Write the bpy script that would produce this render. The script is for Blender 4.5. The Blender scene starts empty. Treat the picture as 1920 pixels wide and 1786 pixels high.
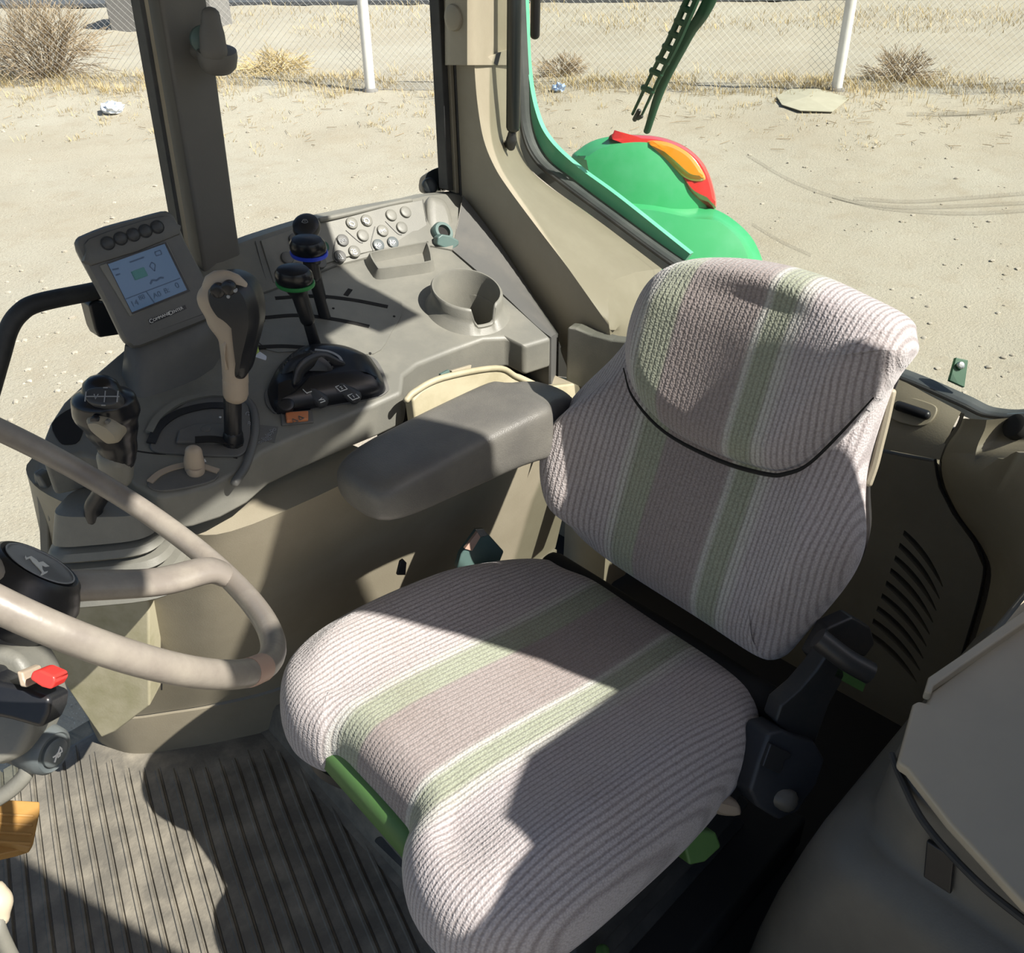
import bpy, bmesh, math, random
from mathutils import Vector as V, Matrix, noise
from mathutils.geometry import tessellate_polygon
random.seed(7)
sc = bpy.context.scene
COL = sc.collection
PI = math.pi
# ------------------------------------------------------------------ camera
FPX = 1787.0
PITCH, ROLL, AZ = math.radians(33.7), math.radians(.9), math.radians(45)
CAM = V((.893, .603, 1.48))
_h = V((-math.cos(AZ), -math.sin(AZ), 0)); _r0 = V((-math.sin(AZ), math.cos(AZ), 0)); _z = V((0, 0, 1))
FW = _h*math.cos(PITCH) - _z*math.sin(PITCH)
_u0 = _h*math.sin(PITCH) + _z*math.cos(PITCH)
RT = _r0*math.cos(ROLL) - _u0*math.sin(ROLL)
UP = _u0*math.cos(ROLL) + _r0*math.sin(ROLL)
cd = bpy.data.cameras.new('camera'); cam = bpy.data.objects.new('camera', cd); COL.objects.link(cam)
m3 = Matrix((RT, UP, -FW)).transposed()
cam.matrix_world = Matrix.Translation(CAM) @ m3.to_4x4()
cd.sensor_width = 36; cd.lens = 36*FPX/1920; cd.clip_start = .02; cd.clip_end = 300
sc.camera = cam

def ray(p): return FW + RT*((p[0]-960)/FPX) - UP*((p[1]-893)/FPX)
def PP(p, p0, n):
    d = ray(p); n = V(n); return CAM + d*((V(p0)-CAM).dot(n)/d.dot(n))
def PX(p, x): return PP(p, (x, 0, 0), (1, 0, 0))
def PY(p, y): return PP(p, (0, y, 0), (0, 1, 0))
def PZ(p, z): return PP(p, (0, 0, z), (0, 0, 1))

# ------------------------------------------------------------------ materials
def nodes(name):
    m = bpy.data.materials.new(name); m.use_nodes = True
    nt = m.node_tree; b = nt.nodes['Principled BSDF']; return m, nt, b
def rgb(c): return (c[0], c[1], c[2], 1)
def plastic(name, col, rough=.5, dirt=None, bump=.15, scale=400, amt=.35, metal=0, spec=.5, dscale=9):
    m, nt, b = nodes(name); N = nt.nodes; L = nt.links
    b.inputs['Roughness'].default_value = rough; b.inputs['Metallic'].default_value = metal
    b.inputs['Specular IOR Level'].default_value = spec
    tc = N.new('ShaderNodeTexCoord')
    n1 = N.new('ShaderNodeTexNoise'); n1.inputs['Scale'].default_value = dscale; n1.inputs['Detail'].default_value = 8; n1.inputs['Roughness'].default_value = .65
    L.new(tc.outputs['Object'], n1.inputs['Vector'])
    mp = N.new('ShaderNodeMapRange'); mp.inputs[1].default_value = .42; mp.inputs[2].default_value = .72; mp.inputs[3].default_value = 0; mp.inputs[4].default_value = amt
    L.new(n1.outputs['Fac'], mp.inputs[0])
    mx = N.new('ShaderNodeMix'); mx.data_type = 'RGBA'
    mx.inputs[6].default_value = rgb(col); mx.inputs[7].default_value = rgb(dirt or [min(1, c*1.35+.02) for c in col])
    L.new(mp.outputs[0], mx.inputs[0]); L.new(mx.outputs[2], b.inputs['Base Color'])
    if bump:
        n2 = N.new('ShaderNodeTexNoise'); n2.inputs['Scale'].default_value = scale; n2.inputs['Detail'].default_value = 2
        L.new(tc.outputs['Object'], n2.inputs['Vector'])
        bp = N.new('ShaderNodeBump'); bp.inputs['Strength'].default_value = bump; bp.inputs['Distance'].default_value = .0015
        L.new(n2.outputs['Fac'], bp.inputs['Height']); L.new(bp.outputs['Normal'], b.inputs['Normal'])
    return m
DUST = (.40, .36, .28)
M_con = plastic('console_plastic', (.155, .153, .133), .48, (.25, .24, .20), .12, 500, .6)
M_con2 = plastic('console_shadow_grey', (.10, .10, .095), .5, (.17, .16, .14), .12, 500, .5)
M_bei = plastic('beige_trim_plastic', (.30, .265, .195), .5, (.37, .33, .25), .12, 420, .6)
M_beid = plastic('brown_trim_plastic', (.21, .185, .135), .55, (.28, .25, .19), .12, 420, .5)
M_pale = plastic('pale_aged_plastic', (.40, .36, .25), .55, (.24, .21, .12), .1, 300, .6, dscale=14)
M_olive = plastic('stained_cover_plastic', (.36, .33, .23), .6, (.22, .21, .11), .1, 260, .9, dscale=13)
M_pil = plastic('pillar_grey', (.12, .115, .105), .55, (.15, .145, .13), .08, 300, .4)
M_blk = plastic('black_plastic', (.012, .013, .016), .35, (.05, .048, .045), .08, 300, .4)
M_strut = plastic('strut_black', (.014, .019, .021), .33, (.03, .035, .036), .02, 100, .3)
M_btn = plastic('dark_grey_rubber', (.04, .042, .045), .5, (.06, .06, .06), .05, 100, .3)
M_gblk = plastic('gloss_black', (.008, .009, .012), .27, (.02, .02, .022), 0, 100, .3)
M_rub = plastic('black_rubber', (.022, .023, .024), .62, (.10, .095, .085), .12, 200, .5)
M_seal = plastic('seal_rubber', (.055, .06, .062), .5, (.13, .13, .125), .1, 200, .5)
M_green = plastic('green_paint', (.045, .36, .135), .33, (.10, .42, .22), .03, 60, .6)
M_mint = plastic('faded_green_frame', (.13, .52, .33), .4, (.22, .60, .42), .05, 60, .6)
M_dgreen = plastic('dark_green_paint', (.012, .07, .035), .4, (.03, .12, .06), .05, 60, .4)
M_sgreen = plastic('seat_green_plastic', (.075, .17, .045), .5, (.11, .20, .07), .08, 200, .5)
M_grn2 = plastic('teal_cap_plastic', (.075, .125, .115), .4, (.14, .19, .17), .06, 200, .5)
M_wheel = plastic('worn_wheel_rubber', (.205, .18, .155), .36, (.33, .30, .25), .16, 160, .8, dscale=18)
M_floor = plastic('rubber_mat', (.13, .12, .10), .72, (.30, .27, .215), .4, 180, .75, dscale=16)
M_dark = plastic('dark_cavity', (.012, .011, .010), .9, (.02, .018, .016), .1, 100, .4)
M_dmet = plastic('dark_metal', (.05, .052, .055), .42, (.12, .10, .08), .08, 120, .5, metal=.5)
M_chr = plastic('worn_chrome', (.55, .55, .54), .22, (.35, .33, .30), .03, 120, .5, metal=1)
M_org = plastic('orange_plastic', (.55, .17, .06), .45, (.65, .30, .14), .05, 120, .4)
M_red = plastic('red_plastic', (.75, .035, .03), .3, (.8, .09, .07), .03, 60, .4)
M_pink = plastic('pinkish_collar', (.44, .29, .22), .5, (.5, .36, .3), .05, 120, .4)
M_tan = plastic('beige_lever', (.38, .31, .235), .45, (.46, .38, .29), .05, 120, .5)
M_horn = plastic('blue_grey_plastic', (.085, .10, .105), .42, (.19, .20, .19), .1, 200, .6)
M_arm = plastic('armrest_vinyl', (.115, .11, .10), .42, (.21, .20, .17), .35, 520, .5)
M_box = plastic('storage_lid_plastic', (.50, .43, .32), .32, (.43, .37, .28), .05, 100, .6)
M_boxb = plastic('storage_body_plastic', (.115, .108, .092), .45, (.17, .16, .135), .1, 400, .5)
M_wht = plastic('white_paint', (.78, .76, .73), .55, (.6, .56, .5), .1, 40, .5)
M_mark = plastic('white_marking', (.72, .72, .70), .5, (.5, .5, .48), 0, 100, .4)
M_gmark = plastic('grey_marking', (.30, .31, .32), .5, (.2, .2, .2), 0, 100, .4)
M_blue = plastic('blue_band', (.03, .07, .62), .35, (.05, .1, .7), 0, 100, .3)
M_gband = plastic('green_band', (.03, .22, .06), .35, (.05, .3, .1), 0, 100, .3)
M_yel = plastic('yellow_green_tag', (.42, .55, .12), .5, (.5, .6, .2), 0, 100, .3)
M_ora2 = plastic('ochre_pedal_rubber', (.36, .19, .045), .6, (.46, .27, .10), .15, 150, .6)
M_wire = plastic('galvanised_wire', (.40, .38, .36), .5, (.3, .28, .26), 0, 50, .3, metal=.2)
M_straw = plastic('dry_grass', (.46, .35, .17), .8, (.58, .47, .27), 0, 50, .8, dscale=2)
M_twig = plastic('dry_twigs', (.27, .20, .125), .85, (.42, .33, .22), 0, 50, .8, dscale=3)
M_card = plastic('cardboard', (.40, .375, .29), .8, (.48, .45, .36), .1, 60, .5)
M_lblue = plastic('pale_blue_plastic', (.35, .48, .72), .35, (.5, .6, .8), .05, 60, .5)
M_wlit = plastic('white_film', (.65, .68, .74), .4, (.5, .55, .62), .05, 60, .5)
M_block = plastic('grey_block', (.20, .19, .185), .8, (.26, .245, .23), .2, 20, .5)
M_asph = plastic('asphalt', (.075, .08, .09), .85, (.11, .11, .115), .2, 20, .5)
M_lcd, nt, b = nodes('lcd_screen')
b.inputs['Base Color'].default_value = (.06, .13, .24, 1); b.inputs['Roughness'].default_value = .22
b.inputs['Emission Color'].default_value = (.10, .20, .34, 1); b.inputs['Emission Strength'].default_value = .08
M_lcdm = plastic('lcd_mark', (.05, .10, .185), .4, (.055, .105, .19), 0, 10, .2)
M_lcdg = plastic('lcd_green', (.06, .22, .22), .4, (.07, .24, .22), 0, 10, .2)

def lens(name, col):
    m, nt, b = nodes(name)
    b.inputs['Base Color'].default_value = rgb(col); b.inputs['Roughness'].default_value = .12
    b.inputs['Transmission Weight'].default_value = .25; b.inputs['Coat Weight'].default_value = .6
    return m
M_lred = lens('red_lens', (.80, .05, .045)); M_lamb = lens('amber_lens', (.95, .33, .02))

def glass_mat(tint=(.955, .975, .96)):
    m = bpy.data.materials.new('cab_glass'); m.use_nodes = True
    nt = m.node_tree; N = nt.nodes; L = nt.links; N.clear()
    o = N.new('ShaderNodeOutputMaterial'); mx = N.new('ShaderNodeMixShader'); t = N.new('ShaderNodeBsdfTransparent'); g = N.new('ShaderNodeBsdfGlossy')
    t.inputs[0].default_value = (*tint, 1); g.inputs['Roughness'].default_value = .02
    f = N.new('ShaderNodeFresnel'); f.inputs[0].default_value = 1.35
    mu = N.new('ShaderNodeMath'); mu.operation = 'MULTIPLY'; mu.inputs[1].default_value = .28
    L.new(f.outputs[0], mu.inputs[0]); L.new(mu.outputs[0], mx.inputs[0]); L.new(t.outputs[0], mx.inputs[1]); L.new(g.outputs[0], mx.inputs[2]); L.new(mx.outputs[0], o.inputs[0])
    return m
M_glass = glass_mat(); M_glass2 = glass_mat((.895, .915, .885))

def fabric():
    m, nt, b = nodes('seat_fabric'); N = nt.nodes; L = nt.links
    b.inputs['Roughness'].default_value = .9; b.inputs['Specular IOR Level'].default_value = .15
    b.inputs['Sheen Weight'].default_value = .35; b.inputs['Sheen Roughness'].default_value = .5
    tc = N.new('ShaderNodeTexCoord'); sp = N.new('ShaderNodeSeparateXYZ'); L.new(tc.outputs['Object'], sp.inputs[0])
    def math_(op, a, bb=None, c=None):
        n = N.new('ShaderNodeMath'); n.operation = op
        for i, x in enumerate((a, bb, c)):
            if x is None: continue
            if isinstance(x, (int, float)): n.inputs[i].default_value = x
            else: L.new(x, n.inputs[i])
        return n.outputs[0]
    y = sp.outputs[1]
    # wide colour bands by lateral position
    cr = N.new('ShaderNodeValToRGB'); cr.color_ramp.interpolation = 'EASE'
    mr = N.new('ShaderNodeMapRange'); mr.inputs[1].default_value = -.3; mr.inputs[2].default_value = .3
    L.new(y, mr.inputs[0]); L.new(mr.outputs[0], cr.inputs[0])
    els = cr.color_ramp.elements
    pale = (.56, .52, .52, 1); mau = (.36, .315, .305, 1); grn = (.37, .40, .31, 1); lg = (.58, .58, .54, 1)
    stops = [(-.3, pale), (-.125, (.52, .48, .48, 1)), (-.112, lg), (-.100, grn), (-.068, grn), (-.060, mau), (.040, mau), (.050, lg), (.058, grn), (.082, grn), (.092, lg), (.115, (.53, .49, .50, 1)), (.3, pale)]
    while len(els) < len(stops): els.new(.5)
    for e, (p, c) in zip(els, stops): e.position = (p+.3)/.6; e.color = c
    # rib lines
    nz = N.new('ShaderNodeTexNoise'); nz.inputs['Scale'].default_value = 22; L.new(tc.outputs['Object'], nz.inputs['Vector'])
    yy = math_('ADD', y, math_('MULTIPLY', nz.outputs['Fac'], .0016))
    w = math_('SINE', math_('MULTIPLY', yy, 2*PI/.0072))
    line = math_('SMOOTH_MIN', math_('MAXIMUM', math_('MULTIPLY_ADD', w, .9, .1), 0.0), 1.0, .1)
    # fade line strength in the central mauve band
    cen = math_('LESS_THAN', math_('ABSOLUTE', math_('ADD', y, .01)), .09)
    amt = math_('MULTIPLY_ADD', cen, -.22, .5)
    # knit cells
    vo = N.new('ShaderNodeTexVoronoi'); vo.inputs['Scale'].default_value = 330; L.new(tc.outputs['Object'], vo.inputs['Vector'])
    fz = N.new('ShaderNodeTexNoise'); fz.inputs['Scale'].default_value = 7; fz.inputs['Detail'].default_value = 6; L.new(tc.outputs['Object'], fz.inputs['Vector'])
    mx = N.new('ShaderNodeMix'); mx.data_type = 'RGBA'; mx.blend_type = 'MULTIPLY'
    L.new(math_('MULTIPLY', line, amt), mx.inputs[0]); L.new(cr.outputs[0], mx.inputs[6]); mx.inputs[7].default_value = (.30, .255, .245, 1)
    mx2 = N.new('ShaderNodeMix'); mx2.data_type = 'RGBA'; mx2.blend_type = 'MULTIPLY'
    L.new(mx.outputs[2], mx2.inputs[6]); mx2.inputs[7].default_value = (.55, .52, .50, 1)
    L.new(math_('MULTIPLY', vo.outputs['Distance'], .75), mx2.inputs[0])
    mx3 = N.new('ShaderNodeMix'); mx3.data_type = 'RGBA'; mx3.blend_type = 'MULTIPLY'
    st = N.new('ShaderNodeMapRange'); st.inputs[1].default_value = .5; st.inputs[2].default_value = .8; st.inputs[4].default_value = .35
    L.new(fz.outputs['Fac'], st.inputs[0]); L.new(st.outputs[0], mx3.inputs[0]); L.new(mx2.outputs[2], mx3.inputs[6]); mx3.inputs[7].default_value = (.72, .64, .56, 1)
    L.new(mx3.outputs[2], b.inputs['Base Color'])
    hh = math_('ADD', math_('MULTIPLY', line, -.6), math_('MULTIPLY', vo.outputs['Distance'], -.8))
    bp = N.new('ShaderNodeBump'); bp.inputs['Strength'].default_value = .55; bp.inputs['Distance'].default_value = .0022
    L.new(hh, bp.inputs['Height']); L.new(bp.outputs['Normal'], b.inputs['Normal'])
    return m
M_fab = fabric()

def sand():
    m, nt, b = nodes('dry_sand'); N = nt.nodes; L = nt.links
    b.inputs['Roughness'].default_value = .95; b.inputs['Specular IOR Level'].default_value = .1
    tc = N.new('ShaderNodeTexCoord')
    def nz(s, d=6, r=.6):
        n = N.new('ShaderNodeTexNoise'); n.inputs['Scale'].default_value = s; n.inputs['Detail'].default_value = d; n.inputs['Roughness'].default_value = r
        L.new(tc.outputs['Object'], n.inputs['Vector']); return n.outputs['Fac']
    def mr(x, a, bb, c=0, d=1):
        n = N.new('ShaderNodeMapRange'); n.inputs[1].default_value = a; n.inputs[2].default_value = bb; n.inputs[3].default_value = c; n.inputs[4].default_value = d
        L.new(x, n.inputs[0]); return n.outputs[0]
    def mix(f, a, bcol, mode='MIX'):
        n = N.new('ShaderNodeMix'); n.data_type = 'RGBA'; n.blend_type = mode
        L.new(f, n.inputs[0])
        if isinstance(a, tuple): n.inputs[6].default_value = a
        else: L.new(a, n.inputs[6])
        n.inputs[7].default_value = bcol; return n.outputs[2]
    c = mix(mr(nz(.55), .35, .7), (.42, .372, .295, 1), (.46, .425, .355, 1))
    c = mix(mr(nz(3.2, 8, .7), .5, .75, 0, .6), c, (.36, .30, .22, 1))
    c = mix(mr(nz(38, 4, .7), .52, .75, 0, .7), c, (.36, .32, .26, 1))
    vo = N.new('ShaderNodeTexVoronoi'); vo.inputs['Scale'].default_value = 26; L.new(tc.outputs['Object'], vo.inputs['Vector'])
    c = mix(mr(vo.outputs['Distance'], .10, .16, .55, 0), c, (.22, .20, .17, 1))
    vo2 = N.new('ShaderNodeTexVoronoi'); vo2.inputs['Scale'].default_value = 60; L.new(tc.outputs['Object'], vo2.inputs['Vector'])
    c = mix(mr(vo2.outputs['Distance'], .12, .2, .5, 0), c, (.70, .66, .58, 1))
    L.new(c, b.inputs['Base Color'])
    bp = N.new('ShaderNodeBump'); bp.inputs['Strength'].default_value = .7; bp.inputs['Distance'].default_value = .02
    L.new(nz(45, 6, .75), bp.inputs['Height']); L.new(bp.outputs['Normal'], b.inputs['Normal'])
    return m
M_sand = sand()

# ------------------------------------------------------------------ object helpers
def tag(o, label=None, cat=None, group=None, kind=None):
    if label: o['label'] = label
    if cat: o['category'] = cat
    if group: o['group'] = group
    if kind: o['kind'] = kind
    return o
def thing(name, loc, label, cat, group=None, kind=None):
    o = bpy.data.objects.new(name, None); COL.objects.link(o); o.location = loc; o.empty_display_size = .05
    return tag(o, label, cat, group, kind)
WL = {}
def wmat(o): return WL.get(o.name, Matrix.Translation(o.location))
def obj(name, verts, faces, mat, parent=None, smooth=40, bevel=0, seg=3, sub=0, solid=0, local=None, base=None, label=None, cat=None, group=None, kind=None):
    """verts in world space (or in `local` matrix space when given)"""
    if local is not None: M = local
    elif parent is not None: M = wmat(parent)
    else:
        if base is None:
            xs = [v[0] for v in verts]; ys = [v[1] for v in verts]; zs = [v[2] for v in verts]
            base = ((min(xs)+max(xs))/2, (min(ys)+max(ys))/2, min(zs))
        M = Matrix.Translation(base)
    if local is None:
        Mi = M.inverted(); verts = [Mi @ V(v) for v in verts]
    me = bpy.data.meshes.new(name); me.from_pydata([tuple(v) for v in verts], [], faces); me.validate()
    bm = bmesh.new(); bm.from_mesh(me); bmesh.ops.recalc_face_normals(bm, faces=bm.faces); bm.to_mesh(me); bm.free()
    if smooth:
        for p in me.polygons: p.use_smooth = True
        me.set_sharp_from_angle(angle=math.radians(smooth))
    me.materials.append(mat)
    o = bpy.data.objects.new(name, me); COL.objects.link(o)
    if parent is not None:
        o.parent = parent; o.matrix_local = wmat(parent).inverted() @ M
    else: o.matrix_world = M
    WL[o.name] = M
    if solid:
        md = o.modifiers.new('s', 'SOLIDIFY'); md.thickness = solid; md.offset = -1
    if bevel:
        md = o.modifiers.new('b', 'BEVEL'); md.width = bevel; md.segments = seg; md.limit_method = 'ANGLE'; md.angle_limit = math.radians(35); md.harden_normals = True
    if sub:
        md = o.modifiers.new('u', 'SUBSURF'); md.levels = sub; md.render_levels = sub
    return tag(o, label, cat, group, kind)
class MB:
    def __init__(s): s.v = []; s.f = []
    def add(s, vf):
        n = len(s.v); s.v += [V(v) for v in vf[0]]; s.f += [tuple(i+n for i in f) for f in vf[1]]; return s
    def obj(s, name, mat, parent=None, **k): return obj(name, s.v, s.f, mat, parent, **k)
def crom(pts, k=6, closed=False):
    pts = [V(p) for p in pts]; n = len(pts); out = []
    if n < 3: return pts
    rng = n if closed else n-1
    for i in range(rng):
        p0 = pts[(i-1) % n] if closed or i > 0 else pts[0]*2-pts[1]
        p1 = pts[i]; p2 = pts[(i+1) % n]
        p3 = pts[(i+2) % n] if closed or i+2 < n else pts[-1]*2-pts[-2]
        for j in range(k):
            t = j/k
            out.append(.5*((2*p1)+(p2-p0)*t+(2*p0-5*p1+4*p2-p3)*t*t+(3*p1-p0-3*p2+p3)*t*t*t))
    if not closed: out.append(pts[-1])
    return out
def lerpl(vals, n):
    out = []
    for i in range(n):
        t = i/(n-1)*(len(vals)-1); a = min(int(t), len(vals)-2); f = t-a
        if len(vals) == 1: out.append(vals[0]); continue
        f = f*f*(3-2*f) if len(vals) > 2 else f
        out.append(vals[a]*(1-f)+vals[a+1]*f)
    return out
def loft(rings, closed=True, caps=True):
    v = []; f = []; n = len(rings[0])
    for r in rings: v += list(r)
    for i in range(len(rings)-1):
        for j in range(n if closed else n-1):
            a = i*n+j; b = i*n+(j+1) % n; f.append((a, b, b+n, a+n))
    if caps and closed:
        f.append(tuple(range(n))[::-1]); f.append(tuple(range((len(rings)-1)*n, len(rings)*n)))
    return v, f
def tube(path, rad, n=14, k=6, side=None, flat=1.0, caps=True, closed=False, roundcap=True):
    """swept tube; rad: number or list; side: fixed reference vector for the wide axis; flat: ratio of 2nd axis"""
    P = crom(path, k, closed) if len(path) > 2 else [V(p) for p in path]
    if len(path) == 2:
        kk = k if isinstance(rad, (list, tuple)) else 1
        P = [V(path[0]).lerp(V(path[1]), i/kk) for i in range(kk+1)]
    R = lerpl(list(rad), len(P)) if isinstance(rad, (list, tuple)) else [rad]*len(P)
    FL = lerpl(list(flat), len(P)) if isinstance(flat, (list, tuple)) else [flat]*len(P)
    rings = []; prev = None
    m = len(P)
    for i in range(m):
        if closed: t = P[(i+1) % m]-P[i-1]
        else: t = P[min(i+1, m-1)]-P[max(i-1, 0)]
        t.normalize()
        if side is not None: a = V(side)-t*V(side).dot(t)
        elif prev is None:
            a = V((0, 0, 1)) if abs(t.z) < .9 else V((1, 0, 0)); a = a-t*a.dot(t)
        else: a = prev-t*prev.dot(t)
        a.normalize(); prev = a; b = t.cross(a)
        rings.append([P[i]+a*(R[i]*math.cos(2*PI*j/n))+b*(R[i]*FL[i]*math.sin(2*PI*j/n)) for j in range(n)])
    if closed:
        v, f = loft(rings, True, False)
        mm = len(rings)
        for j in range(n): f.append(((mm-1)*n+j, (mm-1)*n+(j+1) % n, (j+1) % n, j))
        return v, f
    if roundcap and caps:
        def cap(i0, i1):
            c = sum(rings[i0], V())/n; d = (P[i0]-P[i1]).normalized()*R[i0]
            return [[c+(p-c)*math.cos(a)+d*math.sin(a)*.8 for p in rings[i0]] for a in (.5, 1.0, 1.4)]
        rings = cap(0, 1)[::-1]+rings+cap(-1, -2)
    return loft(rings, True, caps)
def frame(axis, ref=None):
    a = V(axis).normalized(); r = V(ref) if ref is not None else (V((0, 0, 1)) if abs(a.z) < .9 else V((1, 0, 0)))
    x = (r-a*r.dot(a)).normalized(); return x, a.cross(x), a
def lathe(prof, o, axis, n=28, ref=None, caps=True, sx=1, sy=1):
    x, y, a = frame(axis, ref); o = V(o)
    rings = [[o+a*h+x*(r*sx*math.cos(2*PI*j/n))+y*(r*sy*math.sin(2*PI*j/n)) for j in range(n)] for r, h in prof]
    return loft(rings, True, caps)
def prism(poly, vec):
    n = len(poly); vec = V(vec); v = [V(p) for p in poly]+[V(p)+vec for p in poly]
    return v, [tuple(range(n))[::-1], tuple(range(n, 2*n))]+[(i, (i+1) % n, (i+1) % n+n, i+n) for i in range(n)]
def box(c, s, ax=None):
    c = V(c); X, Y, Z = ax or (V((1, 0, 0)), V((0, 1, 0)), V((0, 0, 1)))
    v = [c+X*(a*s[0]/2)+Y*(b*s[1]/2)+Z*(d*s[2]/2) for d in (-1, 1) for a, b in ((-1, -1), (1, -1), (1, 1), (-1, 1))]
    return v, [(3, 2, 1, 0), (4, 5, 6, 7), (0, 1, 5, 4), (1, 2, 6, 5), (2, 3, 7, 6), (3, 0, 4, 7)]
class Pl:
    """a real plane in the cab; turns photo pixels into points on it"""
    def __init__(s, p0, n, off=0): s.n = V(n).normalized(); s.p = V(p0)+s.n*off
    def __call__(s, p, off=0): return PP(p, s.p+s.n*off, s.n)
    def pts(s, L, off=0): return [s(p, off) for p in L]
def plate(pix, pl, out, inn=0, k=0):
    pts = pl.pts(pix, -inn)
    if k: pts = crom(pts, k, True)
    return prism(pts, pl.n*(out+inn))
def band(pix, pl, w, out, inn=.001, k=6):
    P = crom(pl.pts(pix, -inn), k); L = []; R = []
    for i in range(len(P)):
        t = (P[min(i+1, len(P)-1)]-P[max(i-1, 0)]).normalized(); s = t.cross(pl.n).normalized()*(w/2)
        L.append(P[i]+s); R.append(P[i]-s)
    n = pl.n*(out+inn)
    return loft([L, R, [p+n for p in R], [p+n for p in L], L][:4]+[L], False, False) if False else loft([[a, b, b+n, a+n] for a, b in zip(L, R)], True, True)
def disc(pl, p, r, h, inn=.001, n=24, rr=.25):
    c = pl(p); b = r*rr
    return lathe([(r, -inn), (r, h-b*.9), (r-b*.3, h-b*.3), (r-b, h), (r*.4, h+b*.1)], c, pl.n, n)
def strokes(name, lines, c, ux, uy, size, w, mat, parent, h=.0006):
    """thin raised marking lines; lines are 2-D polylines in units of size"""
    mb = MB(); ux = V(ux).normalized(); uy = V(uy).normalized(); n = ux.cross(uy).normalized()
    for ln in lines:
        P = [V(c)+ux*(a*size)+uy*(b*size) for a, b in ln]
        L = []
        for i in range(len(P)):
            t = (P[min(i+1, len(P)-1)]-P[max(i-1, 0)]).normalized(); s = t.cross(n)*(w/2); q = n*h
            L.append([P[i]+s-q, P[i]-s-q, P[i]-s+q, P[i]+s+q])
        mb.add(loft(L))
    return mb.obj(name, mat, parent, smooth=0)
def text(name, s, c, ux, uy, size, mat, parent, h=.0004, align='CENTER'):
    cu = bpy.data.curves.new(name, 'FONT'); cu.body = s; cu.size = size; cu.align_x = align; cu.align_y = 'CENTER'; cu.extrude = h
    t = bpy.data.objects.new(name, cu); COL.objects.link(t)
    dg = bpy.context.evaluated_depsgraph_get(); me = bpy.data.meshes.new_from_object(t.evaluated_get(dg))
    bpy.data.objects.remove(t)
    ux = V(ux).normalized(); uy = V(uy); uy = (uy-ux*uy.dot(ux)).normalized(); n = ux.cross(uy)
    vs = [V(c)+ux*v.co.x+uy*v.co.y+n*v.co.z for v in me.vertices]; fs = [tuple(p.vertices) for p in me.polygons]
    return obj(name, vs, fs, mat, parent, smooth=0)
def inset(poly, d):
    """inward offset of a closed 2-D loop"""
    n = len(poly); area = sum(poly[i][0]*poly[(i+1) % n][1]-poly[(i+1) % n][0]*poly[i][1] for i in range(n)); sg = 1 if area > 0 else -1
    out = []
    for i in range(n):
        a = V(poly[i-1]); b = V(poly[(i+1) % n]); t = (b-a).normalized(); out.append(V((poly[i][0]-t.y*d*sg, poly[i][1]+t.x*d*sg)))
    return out
def pillow(outline, prof, ctr, top, mapf, scales=(.78, .55, .32, .14), bot=None):
    """closed cushion: outline 2-D loop; prof list of (inset, height); top(a,b) crown height added on the last ring and inside"""
    rings = []
    for d, h in prof:
        r = inset(outline, d); rings.append([(p.x, p.y, h) for p in r])
    last = rings[-1]; c = V(ctr)
    def th(a, b, h): return h+top(a, b)
    rings[-1] = [(a, b, th(a, b, h)) for a, b, h in last]
    for s in scales:
        rings.append([(c.x+(a-c.x)*s, c.y+(b-c.y)*s, th(c.x+(a-c.x)*s, c.y+(b-c.y)*s, h)) for a, b, h in last])
    R = [[mapf(*p) for p in r] for r in rings]
    v, f = loft(R, True, False); n = len(outline)
    v.append(mapf(c.x, c.y, th(c.x, c.y, last[0][2]))); k = len(v)-1; o = (len(R)-1)*n
    f += [(o+j, o+(j+1) % n, k) for j in range(n)]
    f.append(tuple(range(n))[::-1])
    return v, f
def bool_cut(o, cutter):
    md = o.modifiers.new('cut', 'BOOLEAN'); md.operation = 'DIFFERENCE'; md.solver = 'EXACT'; md.object = cutter
    bpy.context.view_layer.update()
    dg = bpy.context.evaluated_depsgraph_get(); me = bpy.data.meshes.new_from_object(o.evaluated_get(dg))
    o.modifiers.clear(); o.data = me
    for p in me.polygons: p.use_smooth = False
    bpy.data.objects.remove(cutter)
ZERO = V((0, 0, 0))
#@@BODY
# ================================================================== OUTSIDE
GZ = -1.1
FA = PZ((695, 174), GZ); FB = PZ((1566, 182), GZ)            # the two post feet
FD = (FB-FA).normalized(); FN = V((-FD.y, FD.x, 0))          # along the fence / its normal
if FN.dot(FA-CAM) < 0: FN = -FN                              # pointing away from the cab
def gz(x, y):
    p = V((x, y, GZ)); d = (p-FA).dot(FN)
    h = .16*math.exp(-((d-.1)/1.3)**2)
    h += .05*noise.noise((x*.5, y*.5, 1)) + .02*noise.noise((x*2.1, y*2.1, 3))
    if d > -3: h += .02*noise.noise((x*4, y*4, 5))
    return GZ+h-.12
def grid(x0, x1, y0, y1, n, m):
    v = []; f = []
    for i in range(n+1):
        for j in range(m+1):
            x = x0+(x1-x0)*i/n; y = y0+(y1-y0)*j/m; v.append((x, y, gz(x, y)))
    for i in range(n):
        for j in range(m):
            a = i*(m+1)+j; f.append((a, a+m+1, a+m+2, a+1))
    return v, f
v, f = grid(-48, 14, -50, 14, 300, 300)
obj('ground', v, f, M_sand, kind='structure', base=(0, 0, GZ))
# strip of dark road beyond the fence
R0 = PZ((0, 16), GZ-.12); R1 = PZ((1920, -3), GZ-.12); rd = (R1-R0).normalized(); rn = V((-rd.y, rd.x, 0)); rn = rn if rn.dot(FN) > 0 else -rn
a = R0-rd*14; bq = R1+rd*16
obj('road_surface', *prism([a, bq, bq+rn*6, a+rn*6], (0, 0, .07)), M_asph, smooth=0, kind='structure')
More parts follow.
